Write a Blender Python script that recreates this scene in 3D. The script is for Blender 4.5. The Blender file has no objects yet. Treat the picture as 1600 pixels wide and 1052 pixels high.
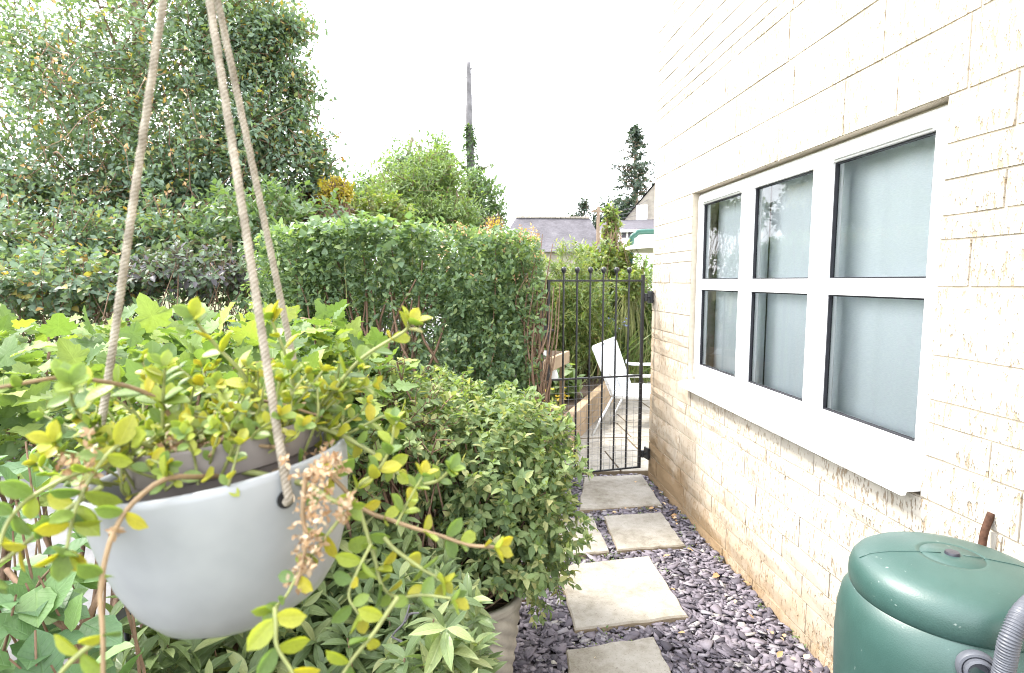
import bpy, bmesh, math, random
import numpy as np
from mathutils import Vector, Matrix

rng = np.random.default_rng(11)
random.seed(11)
SC = bpy.context.scene
COL = SC.collection

# ------------------------------------------------------------------ camera
F, YAW, PITCH, CZ = 900.0, 0.080, 0.097, 1.634
cam_d = bpy.data.cameras.new('camera')
cam_d.sensor_width = 36.0
cam_d.lens = 36.0 * F / 1600.0
cam_d.clip_start, cam_d.clip_end = 0.02, 2000
cam_d.dof.use_dof = True
cam_d.dof.focus_distance = 1.6
cam_d.dof.aperture_fstop = 9.0
cam = bpy.data.objects.new('camera', cam_d)
cam.location = (0, 0, CZ)
cam.rotation_euler = (math.pi / 2 - PITCH, 0, -YAW)
COL.objects.link(cam)
SC.camera = cam

# ------------------------------------------------------------------ sky, sun, exposure
SUN_EL, SUN_AZ = math.radians(52), math.radians(-68)      # azimuth measured from +Y towards +X
W = bpy.data.worlds.new('World')
SC.world = W
W.use_nodes = True
nt = W.node_tree
bg = nt.nodes['Background']
sky = nt.nodes.new('ShaderNodeTexSky')
sky.sky_type = 'NISHITA'
sky.sun_disc = False
sky.sun_elevation = SUN_EL
sky.sun_rotation = SUN_AZ
sky.dust_density = 3.0
mixs = nt.nodes.new('ShaderNodeMix')
mixs.data_type = 'RGBA'
mixs.inputs[0].default_value = 0.86
mixs.inputs[7].default_value = (10.2, 10.4, 10.9, 1)       # even bright cloud cover
nt.links.new(sky.outputs[0], mixs.inputs[6])
nt.links.new(mixs.outputs[2], bg.inputs[0])
bg.inputs[1].default_value = 0.1

sun_d = bpy.data.lights.new('sun', 'SUN')
sun_d.energy = 1.5
sun_d.angle = math.radians(11)
sun_d.color = (1.0, 0.95, 0.86)
sun = bpy.data.objects.new('sun', sun_d)
sv = Vector((math.sin(SUN_AZ) * math.cos(SUN_EL), math.cos(SUN_AZ) * math.cos(SUN_EL), math.sin(SUN_EL)))
sun.rotation_euler = sv.to_track_quat('Z', 'Y').to_euler()
sun.location = (-6, 2, 9)
COL.objects.link(sun)

SC.view_settings.view_transform = 'Standard'
SC.view_settings.look = 'None'
SC.view_settings.gamma = 1.0
SC.view_settings.exposure = 2.62
SC.render.engine = 'CYCLES'
SC.render.filter_size = 1.0
SC.cycles.filter_width = 1.0
SC.cycles.max_bounces = 9
SC.cycles.diffuse_bounces = 6
SC.cycles.transparent_max_bounces = 8

# ------------------------------------------------------------------ layout helpers
CAMP = np.array([0, 0, CZ])
cF = np.array([math.sin(YAW) * math.cos(PITCH), math.cos(YAW) * math.cos(PITCH), -math.sin(PITCH)])
cR = np.array([math.cos(YAW), -math.sin(YAW), 0.0])
cU = np.cross(cR, cF)


def ray(px, py):
    return cF + cR * (px - 800) / F - cU * (py - 526) / F


def P(px, py, Y):
    """point of the place at depth Y seen in that direction"""
    d = ray(px, py)
    return CAMP + d * (Y / d[1])


def G(px, py, z=0.0):
    d = ray(px, py)
    return CAMP + d * ((z - CZ) / d[2])


def project(p):
    q = np.asarray(p) - CAMP
    d = q @ cF
    d = np.where(d > 1e-4, d, 1e-4)
    return 800 + F * (q @ cR) / d, 526 - F * (q @ cU) / d, d


def nrm(a):
    a = np.asarray(a, float)
    return a / np.maximum(np.linalg.norm(a, axis=-1, keepdims=True), 1e-9)


# ------------------------------------------------------------------ materials
MATS = {}


def newmat(name):
    m = bpy.data.materials.new(name)
    m.use_nodes = True
    MATS[name] = m
    return m, m.node_tree.nodes, m.node_tree.links, m.node_tree.nodes['Principled BSDF']


def ramp(nodes, stops):
    r = nodes.new('ShaderNodeValToRGB')
    e = r.color_ramp.elements
    while len(e) < len(stops):
        e.new(0.5)
    for i, (p, c) in enumerate(stops):
        e[i].position = p
        e[i].color = (*c, 1)
    return r


def coords(nodes, links, scale=(1, 1, 1), kind='Object'):
    tc = nodes.new('ShaderNodeTexCoord')
    mp = nodes.new('ShaderNodeMapping')
    mp.inputs['Scale'].default_value = scale
    links.new(tc.outputs[kind], mp.inputs['Vector'])
    return mp.outputs[0]


def noise(nodes, links, vec, scale, detail=4, rough=0.6):
    n = nodes.new('ShaderNodeTexNoise')
    n.inputs['Scale'].default_value = scale
    n.inputs['Detail'].default_value = detail
    n.inputs['Roughness'].default_value = rough
    if vec is not None:
        links.new(vec, n.inputs['Vector'])
    return n


def tintval(nodes, links):
    at = nodes.new('ShaderNodeAttribute')
    at.attribute_name = 'tint'
    oi = nodes.new('ShaderNodeObjectInfo')
    ad = nodes.new('ShaderNodeMath')
    ad.operation = 'ADD'
    links.new(at.outputs['Fac'], ad.inputs[0])
    links.new(oi.outputs['Random'], ad.inputs[1])
    fr = nodes.new('ShaderNodeMath')
    fr.operation = 'FRACT'
    links.new(ad.outputs[0], fr.inputs[0])
    return fr.outputs[0]


def bumpn(nodes, links, height, bsdf, strength=0.3, dist=0.005):
    b = nodes.new('ShaderNodeBump')
    b.inputs['Strength'].default_value = strength
    b.inputs['Distance'].default_value = dist
    links.new(height, b.inputs['Height'])
    links.new(b.outputs[0], bsdf.inputs['Normal'])
    return b


def leafmat(name, stops, trans=0.35, rough=0.45, spec=0.4, tcol=(1.35, 1.4, 0.55), vein=0.0, mottled=0.25):
    m, N, L, b = newmat(name)
    t = tintval(N, L)
    r = ramp(N, stops)
    L.new(t, r.inputs[0])
    nz = noise(N, L, coords(N, L, kind='Generated' if vein else 'Object'), 14 if not vein else 9, 2)
    hv = N.new('ShaderNodeHueSaturation')
    mr = N.new('ShaderNodeMapRange')
    mr.inputs['To Min'].default_value = 1 - mottled
    mr.inputs['To Max'].default_value = 1 + mottled
    L.new(nz.outputs[0], mr.inputs[0])
    L.new(mr.outputs[0], hv.inputs['Value'])
    L.new(r.outputs[0], hv.inputs['Color'])
    L.new(hv.outputs[0], b.inputs['Base Color'])
    b.inputs['Roughness'].default_value = rough
    b.inputs['Specular IOR Level'].default_value = spec
    tr = N.new('ShaderNodeBsdfTranslucent')
    mu = N.new('ShaderNodeMix')
    mu.data_type = 'RGBA'
    mu.blend_type = 'MULTIPLY'
    mu.inputs[0].default_value = 1
    mu.inputs[7].default_value = (*tcol, 1)
    mu.clamp_result = False
    L.new(hv.outputs[0], mu.inputs[6])
    L.new(mu.outputs[2], tr.inputs['Color'])
    mx = N.new('ShaderNodeMixShader')
    mx.inputs[0].default_value = trans
    L.new(b.outputs[0], mx.inputs[1])
    L.new(tr.outputs[0], mx.inputs[2])
    L.new(mx.outputs[0], N['Material Output'].inputs['Surface'])
    if vein:
        # midrib and slanting side veins, drawn in the leaf's own length and width
        at = N.new('ShaderNodeAttribute'); at.attribute_name = 'luv'
        sp = N.new('ShaderNodeSeparateXYZ'); L.new(at.outputs['Vector'], sp.inputs[0])

        def mth(op, a_, b_=None, clamp=False):
            q = N.new('ShaderNodeMath'); q.operation = op; q.use_clamp = clamp
            for i_, v_ in enumerate((a_, b_)):
                if v_ is None: continue
                if isinstance(v_, (int, float)): q.inputs[i_].default_value = v_
                else: L.new(v_, q.inputs[i_])
            return q.outputs[0]
        ax = mth('ABSOLUTE', sp.outputs[0])
        u = mth('SUBTRACT', sp.outputs[1], mth('MULTIPLY', ax, .85))
        sv_ = mth('ABSOLUTE', mth('SINE', mth('MULTIPLY', u, 22.0)))
        line = mth('SUBTRACT', 1.0, mth('DIVIDE', sv_, .28), True)
        rib = mth('SUBTRACT', 1.0, mth('DIVIDE', ax, .022), True)
        vv = mth('MAXIMUM', mth('MULTIPLY', line, .55), rib)
        hv2 = N.new('ShaderNodeMix'); hv2.data_type = 'RGBA'; hv2.blend_type = 'MULTIPLY'
        hv2.clamp_result = False
        L.new(mth('MULTIPLY', vv, .55 * vein), hv2.inputs[0])
        L.new(hv.outputs[0], hv2.inputs[6]); hv2.inputs[7].default_value = (1.75, 1.6, 1.7, 1)
        L.new(hv2.outputs[2], b.inputs['Base Color'])
        bumpn(N, L, mth('MULTIPLY', vv, -1.0), b, 0.5 * vein, 0.002)
    return m


def plain(name, col, rough=0.6, spec=0.4, metal=0.0, var=0.15, nscale=20, bump=0.0, bdist=0.002, kind='Object', bscale=None):
    m, N, L, b = newmat(name)
    v = coords(N, L, kind=kind)
    n = noise(N, L, v, nscale, 5)
    c = np.array(col)
    r = ramp(N, [(0.3, tuple(c * (1 - var))), (0.7, tuple(np.minimum(c * (1 + var), 1)))])
    L.new(n.outputs[0], r.inputs[0])
    L.new(r.outputs[0], b.inputs['Base Color'])
    b.inputs['Roughness'].default_value = rough
    b.inputs['Specular IOR Level'].default_value = spec
    b.inputs['Metallic'].default_value = metal
    if bump:
        n2 = noise(N, L, v, bscale or nscale * 3, 4)
        bumpn(N, L, n2.outputs[0], b, bump, bdist)
    return m


# foliage
leafmat('ivy_tree_leaf', [(0, (.10, .152, .11)), (.45, (.135, .20, .14)), (.8, (.165, .235, .15)), (.94, (.20, .23, .09)), (.98, (.34, .26, .07)), (1, (.34, .18, .09))], .38)
leafmat('tree_dark_leaf', [(0, (.08, .13, .075)), (.6, (.115, .18, .085)), (1, (.16, .23, .10))], .4)
leafmat('willow_leaf', [(0, (.10, .155, .06)), (.6, (.15, .22, .08)), (1, (.21, .28, .095))], .42)
leafmat('far_leaf', [(0, (.025, .045, .035)), (1, (.05, .075, .05))], .25)
leafmat('purple_leaf', [(0, (.06, .055, .065)), (.25, (.09, .08, .095)), (.45, (.095, .135, .095)), (1, (.13, .18, .11))], .25)
leafmat('yellow_leaf', [(0, (.30, .22, .03)), (.6, (.45, .36, .04)), (1, (.20, .22, .05))], .4)
leafmat('russet_leaf', [(0, (.10, .05, .05)), (.6, (.16, .08, .06)), (1, (.10, .13, .05))], .3)
leafmat('hedge_leaf', [(0, (.11, .175, .10)), (.5, (.15, .225, .12)), (.85, (.20, .28, .13)), (1, (.28, .34, .15))], .36, rough=.42)
leafmat('currant_leaf', [(0, (.08, .135, .05)), (.5, (.13, .20, .062)), (.85, (.20, .265, .07)), (1, (.28, .32, .085))], .38, rough=.5, spec=.22, vein=.6)
leafmat('lime_shrub_leaf', [(0, (.11, .165, .08)), (.45, (.165, .23, .10)), (.8, (.24, .295, .13)), (1, (.40, .39, .19))], .4, rough=.5, spec=.25, vein=.7)
leafmat('lance_leaf', [(0, (.095, .14, .06)), (.5, (.14, .195, .08)), (.85, (.20, .255, .105)), (1, (.30, .33, .15))], .3, rough=.38, spec=.35, vein=1)
leafmat('alder_leaf', [(0, (.07, .14, .06)), (.6, (.11, .20, .08)), (1, (.16, .26, .09))], .3, vein=1)
leafmat('succulent_leaf', [(0, (.13, .21, .065)), (.35, (.22, .30, .06)), (.7, (.33, .37, .05)), (1, (.42, .37, .04))], .42, rough=.38, spec=.5, vein=.6, mottled=.3)
leafmat('garden_leaf', [(0, (.10, .155, .075)), (.5, (.15, .215, .09)), (1, (.22, .28, .115))], .42)
leafmat('garden_bright_leaf', [(0, (.11, .17, .055)), (.6, (.17, .23, .07)), (1, (.27, .28, .09))], .4)
leafmat('dried_flower', [(0, (.24, .145, .075)), (.5, (.36, .25, .15)), (1, (.50, .42, .31))], .3, rough=.7, tcol=(1.2, 1.0, .8))
leafmat('dead_leaf', [(0, (.35, .20, .09)), (.6, (.50, .34, .18)), (1, (.60, .48, .32))], .2, rough=.7, tcol=(1.2, 1, .7))
leafmat('red_petal', [(0, (.55, .06, .05)), (1, (.65, .14, .12))], .35, tcol=(1.2, .8, .8))
leafmat('blue_petal', [(0, (.20, .25, .60)), (1, (.35, .4, .7))], .35, tcol=(1, 1, 1.1))
leafmat('yellow_petal', [(0, (.65, .45, .03)), (1, (.75, .60, .06))], .35, tcol=(1.1, 1, .7))
plain('bark', (.20, .15, .11), .85, .2, var=.35, nscale=30, bump=.6, bdist=.01)
plain('twig', (.19, .125, .085), .8, .2, var=.3, nscale=60)
plain('green_twig', (.20, .22, .08), .7, .3, var=.3, nscale=40)
plain('succulent_stem', (.19, .21, .07), .5, .4, var=.3, nscale=60)
plain('brown_stem', (.21, .145, .08), .6, .3, var=.3, nscale=60)
plain('bare_trunk', (.13, .125, .13), .85, .2, var=.3, nscale=6)


def stone_mat(name, base, dark, stain_shade):
    m, N, L, b = newmat(name)
    g = N.new('ShaderNodeNewGeometry')
    pos = g.outputs['Position']

    def mapped(s):
        mp = N.new('ShaderNodeMapping')
        mp.inputs['Scale'].default_value = s
        L.new(pos, mp.inputs['Vector'])
        return mp.outputs[0]
    oi = N.new('ShaderNodeObjectInfo')
    t = tintval(N, L)
    big = noise(N, L, mapped((1, 1, 1)), 2.2, 4)
    pits = noise(N, L, mapped((1, 105, 30)), 1.0, 2, .55)          # short upright tooling marks
    fine = noise(N, L, mapped((160, 160, 110)), 1.0, 3)
    c0 = ramp(N, [(0, tuple(np.array(base) * .88)), (.5, base), (1, tuple(np.minimum(np.array(base) * 1.1, .75)))])
    L.new(t, c0.inputs[0])
    # where tooling is deep differs from block to block and across the wall
    deep = N.new('ShaderNodeMath'); deep.operation = 'MULTIPLY_ADD'
    L.new(t, deep.inputs[0]); deep.inputs[1].default_value = .10
    L.new(big.outputs[0], deep.inputs[2])
    pr = N.new('ShaderNodeMath'); pr.operation = 'ADD'
    L.new(pits.outputs[0], pr.inputs[0])
    sc = N.new('ShaderNodeMath'); sc.operation = 'MULTIPLY'
    L.new(deep.outputs[0], sc.inputs[0]); sc.inputs[1].default_value = .35
    L.new(sc.outputs[0], pr.inputs[1])
    pm = ramp(N, [(.76, (0, 0, 0)), (.86, (1, 1, 1))])
    L.new(pr.outputs[0], pm.inputs[0])
    mx = N.new('ShaderNodeMix'); mx.data_type = 'RGBA'
    fm = N.new('ShaderNodeMath'); fm.operation = 'MULTIPLY'
    L.new(pm.outputs[0], fm.inputs[0]); fm.inputs[1].default_value = .8
    L.new(fm.outputs[0], mx.inputs[0])
    L.new(c0.outputs[0], mx.inputs[6])
    mx.inputs[7].default_value = (*dark, 1)
    # earthy splash staining and painted-in shade, low down and towards the gate end
    sep = N.new('ShaderNodeSeparateXYZ')
    L.new(pos, sep.inputs[0])
    st = N.new('ShaderNodeMapRange')
    st.inputs['From Min'].default_value = .48
    st.inputs['From Max'].default_value = .0
    L.new(sep.outputs[2], st.inputs[0])
    sy = N.new('ShaderNodeMapRange')
    sy.inputs['From Min'].default_value = 2.5
    sy.inputs['From Max'].default_value = 4.6
    sy.inputs['To Max'].default_value = .75
    L.new(sep.outputs[1], sy.inputs[0])
    sa = N.new('ShaderNodeMath'); sa.operation = 'ADD'
    L.new(st.outputs[0], sa.inputs[0]); L.new(sy.outputs[0], sa.inputs[1])
    sz = N.new('ShaderNodeMapRange')
    sz.inputs['From Min'].default_value = 1.9
    sz.inputs['From Max'].default_value = 1.1
    L.new(sep.outputs[2], sz.inputs[0])
    sb = N.new('ShaderNodeMath'); sb.operation = 'MULTIPLY'
    L.new(sa.outputs[0], sb.inputs[0]); L.new(sz.outputs[0], sb.inputs[1])
    n3 = noise(N, L, mapped((1, 1, 1)), 5, 5, .65)
    nr = N.new('ShaderNodeMapRange'); nr.inputs['From Min'].default_value = .3; nr.inputs['From Max'].default_value = .7
    nr.inputs['To Min'].default_value = .45; nr.inputs['To Max'].default_value = 1.15
    L.new(n3.outputs[0], nr.inputs[0])
    sm = N.new('ShaderNodeMath'); sm.operation = 'MULTIPLY'; sm.use_clamp = True
    L.new(sb.outputs[0], sm.inputs[0]); L.new(nr.outputs[0], sm.inputs[1])
    s2 = N.new('ShaderNodeMath'); s2.operation = 'MULTIPLY'
    L.new(sm.outputs[0], s2.inputs[0]); s2.inputs[1].default_value = .95
    mx2 = N.new('ShaderNodeMix'); mx2.data_type = 'RGBA'
    L.new(s2.outputs[0], mx2.inputs[0])
    L.new(mx.outputs[2], mx2.inputs[6])
    mx2.inputs[7].default_value = (*stain_shade, 1)
    L.new(mx2.outputs[2], b.inputs['Base Color'])
    b.inputs['Roughness'].default_value = .9
    b.inputs['Specular IOR Level'].default_value = .15
    hs = N.new('ShaderNodeMath'); hs.operation = 'SUBTRACT'
    hf = N.new('ShaderNodeMath'); hf.operation = 'MULTIPLY'
    L.new(fine.outputs[0], hf.inputs[0]); hf.inputs[1].default_value = .35
    L.new(hf.outputs[0], hs.inputs[0]); L.new(pm.outputs[0], hs.inputs[1])
    bumpn(N, L, hs.outputs[0], b, .7, .006)
    return m


stone_mat('wall_stone', (.49, .45, .385), (.27, .20, .125), (.26, .175, .095))
plain('mortar', (.44, .39, .315), .9, .1, var=.12, nscale=25, bump=.3)
plain('upvc', (.80, .80, .80), .32, .5, var=.015, nscale=4)
plain('gasket', (.02, .02, .025), .5, .3)  # black rubber round the panes; also paints the casement gap shade
plain('room_dark', (.30, .30, .30), .9, .1)
plain('iron', (.018, .019, .022), .38, .5, var=.3, nscale=60, bump=.15)
plain('wire', (.30, .31, .33), .4, .5, metal=.8)
plain('bin_black', (.03, .03, .04), .4, .5)
plain('hose_grey', (.075, .08, .095), .45, .4, var=.12, nscale=40)
plain('rust_pipe', (.07, .035, .022), .85, .2, var=.5, nscale=50, bump=.5)
plain('inner_pot', (.15, .13, .12), .5, .4, var=.06, nscale=6)
plain('soil', (.10, .075, .055), .95, .1, var=.5, nscale=60, bump=1, bdist=.02)
plain('timber', (.31, .225, .14), .75, .25, var=.25, nscale=8, bump=.3)
plain('old_timber', (.36, .25, .16), .8, .2, var=.3, nscale=8, bump=.3)
plain('white_plastic', (.76, .78, .80), .4, .4, var=.03)
plain('white_fabric', (.70, .73, .77), .8, .2, var=.04, nscale=60, bump=.15)
plain('parasol_cloth', (.78, .76, .72), .85, .15, var=.03)
plain('teal_metal', (.012, .075, .055), .4, .5, var=.15)
plain('alloy', (.62, .63, .64), .35, .5, metal=.7)
plain('terracotta', (.42, .20, .13), .8, .2, var=.2)
plain('far_stone', (.26, .235, .20), .9, .1, var=.25, nscale=3, bump=.5, bdist=.05)
plain('far_slate', (.075, .07, .08), .8, .2, var=.2, nscale=5)
plain('road_grey', (.15, .15, .155), .9, .15, var=.2, nscale=8, bump=.3)
plain('asphalt_ground', (.12, .13, .07), .95, .1, var=.4, nscale=3, bump=.5, bdist=.03)
plain('bed_dark', (.07, .062, .065), .95, .1, var=.4, nscale=40, bump=.6)


def slab_mat():
    m, N, L, b = newmat('paving')
    g = N.new('ShaderNodeNewGeometry')
    big = noise(N, L, g.outputs['Position'], 3.5, 5, .6)
    fine = noise(N, L, g.outputs['Position'], 110, 3, .7)
    mid = noise(N, L, g.outputs['Position'], 22, 5, .7)
    r = ramp(N, [(.30, (.13, .105, .07)), (.42, (.215, .195, .16)), (.55, (.29, .27, .235)), (.75, (.37, .35, .315))])
    ad = N.new('ShaderNodeMath'); ad.operation = 'MULTIPLY_ADD'
    L.new(mid.outputs[0], ad.inputs[0]); ad.inputs[1].default_value = .45
    ad2 = N.new('ShaderNodeMath'); ad2.operation = 'MULTIPLY'; ad2.inputs[1].default_value = .62
    L.new(big.outputs[0], ad2.inputs[0]); L.new(ad2.outputs[0], ad.inputs[2])
    L.new(ad.outputs[0], r.inputs[0])
    sp = ramp(N, [(.30, (.55, .5, .45)), (.42, (1, 1, 1))])
    L.new(fine.outputs[0], sp.inputs[0])
    mu = N.new('ShaderNodeMix'); mu.data_type = 'RGBA'; mu.blend_type = 'MULTIPLY'; mu.inputs[0].default_value = .8
    L.new(r.outputs[0], mu.inputs[6]); L.new(sp.outputs[0], mu.inputs[7])
    # soil-dark edges of the slab sides
    sx = N.new('ShaderNodeSeparateXYZ'); L.new(g.outputs['Normal'], sx.inputs[0])
    side = ramp(N, [(.3, (1, 1, 1)), (.8, (0, 0, 0))]); L.new(sx.outputs[2], side.inputs[0])
    m2 = N.new('ShaderNodeMix'); m2.data_type = 'RGBA'; L.new(side.outputs[0], m2.inputs[0])
    L.new(mu.outputs[2], m2.inputs[6]); m2.inputs[7].default_value = (.24, .19, .13, 1)
    L.new(m2.outputs[2], b.inputs['Base Color'])
    b.inputs['Roughness'].default_value = .9
    b.inputs['Specular IOR Level'].default_value = .15
    bumpn(N, L, fine.outputs[0], b, .45, .004)


slab_mat()


def slate_mat():
    m, N, L, b = newmat('slate_chip')
    t = tintval(N, L)
    r = ramp(N, [(0, (.06, .054, .066)), (.4, (.13, .115, .137)), (.75, (.19, .167, .192)), (.94, (.24, .225, .245)), (1, (.33, .31, .28))])
    L.new(t, r.inputs[0])
    L.new(r.outputs[0], b.inputs['Base Color'])
    g = N.new('ShaderNodeNewGeometry')
    n = noise(N, L, g.outputs['Position'], 120, 3)
    bumpn(N, L, n.outputs[0], b, .3, .003)
    b.inputs['Roughness'].default_value = .75
    b.inputs['Specular IOR Level'].default_value = .25


slate_mat()


def ceramic_mat():
    m, N, L, b = newmat('white_glaze')
    v = coords(N, L)
    n = noise(N, L, v, 9, 4)
    n2 = noise(N, L, v, 45, 2, .4)
    r = ramp(N, [(.3, (.20, .212, .222)), (.5, (.245, .257, .267)), (.72, (.285, .295, .30))])
    L.new(n.outputs[0], r.inputs[0])
    sp = ramp(N, [(.76, (1, 1, 1)), (.8, (.6, .55, .5))])
    L.new(n2.outputs[0], sp.inputs[0])
    mu = N.new('ShaderNodeMix'); mu.data_type = 'RGBA'; mu.blend_type = 'MULTIPLY'; mu.inputs[0].default_value = .7
    L.new(r.outputs[0], mu.inputs[6]); L.new(sp.outputs[0], mu.inputs[7])
    L.new(mu.outputs[2], b.inputs['Base Color'])
    b.inputs['Roughness'].default_value = .33
    b.inputs['Specular IOR Level'].default_value = .45


ceramic_mat()


def rope_mat():
    m, N, L, b = newmat('rope')
    v = coords(N, L)
    n = noise(N, L, v, 60, 3)
    r = ramp(N, [(.3, (.19, .165, .13)), (.7, (.38, .34, .28))])
    L.new(n.outputs[0], r.inputs[0]); L.new(r.outputs[0], b.inputs['Base Color'])
    b.inputs['Roughness'].default_value = .95
    b.inputs['Specular IOR Level'].default_value = .1
    n2 = noise(N, L, v, 900, 2)
    bumpn(N, L, n2.outputs[0], b, .6, .001)


rope_mat()


def green_plastic():
    m, N, L, b = newmat('green_plastic')
    v = coords(N, L)
    n = noise(N, L, v, 7, 4)
    r = ramp(N, [(.3, (.023, .056, .048)), (.7, (.031, .072, .063))])
    L.new(n.outputs[0], r.inputs[0])
    d = noise(N, L, v, 55, 2, .4)
    dr = ramp(N, [(.74, (0, 0, 0)), (.78, (1, 1, 1))])
    L.new(d.outputs[0], dr.inputs[0])
    mx = N.new('ShaderNodeMix'); mx.data_type = 'RGBA'
    fm = N.new('ShaderNodeMath'); fm.operation = 'MULTIPLY'; fm.inputs[1].default_value = .35
    L.new(dr.outputs[0], fm.inputs[0]); L.new(fm.outputs[0], mx.inputs[0])
    L.new(r.outputs[0], mx.inputs[6]); mx.inputs[7].default_value = (.4, .45, .42, 1)
    L.new(mx.outputs[2], b.inputs['Base Color'])
    b.inputs['Roughness'].default_value = .42
    b.inputs['Specular IOR Level'].default_value = .5
    n2 = noise(N, L, v, 260, 3)
    bumpn(N, L, n2.outputs[0], b, .22, .002)


green_plastic()


def glass_mat():
    m, N, L, b = newmat('window_glass')
    N.remove(b)
    tr = N.new('ShaderNodeBsdfTransparent'); tr.inputs[0].default_value = (.92, .95, .95, 1)
    gl = N.new('ShaderNodeBsdfGlossy'); gl.inputs['Roughness'].default_value = .015
    fr = N.new('ShaderNodeFresnel'); fr.inputs[0].default_value = 1.72
    mx = N.new('ShaderNodeMixShader')
    L.new(fr.outputs[0], mx.inputs[0]); L.new(tr.outputs[0], mx.inputs[1]); L.new(gl.outputs[0], mx.inputs[2])
    L.new(mx.outputs[0], N['Material Output'].inputs['Surface'])


glass_mat()


def blind_mat():
    m, N, L, b = newmat('blind_cloth')
    v = coords(N, L, (60, 60, 420))
    n = noise(N, L, v, 1, 3)
    r = ramp(N, [(.3, (.72, .765, .79)), (.7, (.82, .855, .875))])
    L.new(n.outputs[0], r.inputs[0]); L.new(r.outputs[0], b.inputs['Base Color'])
    b.inputs['Roughness'].default_value = .95


blind_mat()


def roof_mat():
    m, N, L, b = newmat('barn_roof')
    v = coords(N, L, (1, 1, 1))
    n = noise(N, L, v, 1.6, 6, .7)
    r = ramp(N, [(.3, (.045, .041, .047)), (.55, (.08, .074, .084)), (.8, (.14, .135, .14))])
    L.new(n.outputs[0], r.inputs[0]); L.new(r.outputs[0], b.inputs['Base Color'])
    b.inputs['Roughness'].default_value = .9
    n2 = noise(N, L, coords(N, L, (9, 9, 9)), 1, 4)
    bumpn(N, L, n2.outputs[0], b, .8, .08)


roof_mat()
plain('stone_pot', (.34, .31, .26), .9, .15, var=.22, nscale=9, bump=.5, bdist=.004, bscale=70)
plain('dark_shade', (.02, .02, .02), .9, .1)

# ------------------------------------------------------------------ object helpers


def link(name, me, mat=None, parent=None):
    o = bpy.data.objects.new(name, me)
    COL.objects.link(o)
    if mat and me is not None and len(me.materials) == 0:
        me.materials.append(MATS[mat])
    if parent is not None:
        o.parent = parent
    return o


def thing(name, label, cat, group=None, loc=(0, 0, 0), rz=0.0):
    o = bpy.data.objects.new(name, None)
    COL.objects.link(o)
    o.location = loc
    o.rotation_euler = (0, 0, rz)
    o.empty_display_size = .1
    o['label'] = label
    o['category'] = cat
    if group:
        o['group'] = group
    return o


def tag(o, label=None, cat=None, group=None, kind=None):
    if label: o['label'] = label
    if cat: o['category'] = cat
    if group: o['group'] = group
    if kind: o['kind'] = kind
    return o


def pydata(name, verts, faces, smooth=False):
    me = bpy.data.meshes.new(name)
    me.from_pydata([tuple(map(float, v)) for v in verts], [], [tuple(map(int, f)) for f in faces])
    if smooth:
        me.polygons.foreach_set('use_smooth', [True] * len(me.polygons))
    me.update()
    return me


def npmesh(name, V, Fc, smooth=False, tint=None, luv=None):
    """V (n,3), Fc (m,k) with one face size"""
    V = np.ascontiguousarray(V, np.float32)
    Fc = np.ascontiguousarray(Fc, np.int32)
    me = bpy.data.meshes.new(name)
    k = Fc.shape[1]
    me.vertices.add(len(V))
    me.vertices.foreach_set('co', V.ravel())
    me.loops.add(Fc.size)
    me.loops.foreach_set('vertex_index', Fc.ravel())
    me.polygons.add(len(Fc))
    me.polygons.foreach_set('loop_start', np.arange(0, Fc.size, k, dtype=np.int32))
    me.polygons.foreach_set('loop_total', np.full(len(Fc), k, np.int32))
    if smooth:
        me.polygons.foreach_set('use_smooth', np.ones(len(Fc), bool))
    if tint is not None:
        a = me.attributes.new('tint', 'FLOAT', 'POINT')
        a.data.foreach_set('value', np.ascontiguousarray(tint, np.float32))
    if luv is not None:
        a = me.attributes.new('luv', 'FLOAT_VECTOR', 'POINT')
        a.data.foreach_set('vector', np.ascontiguousarray(luv, np.float32).ravel())
    me.update()
    me.validate()
    return me


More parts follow.
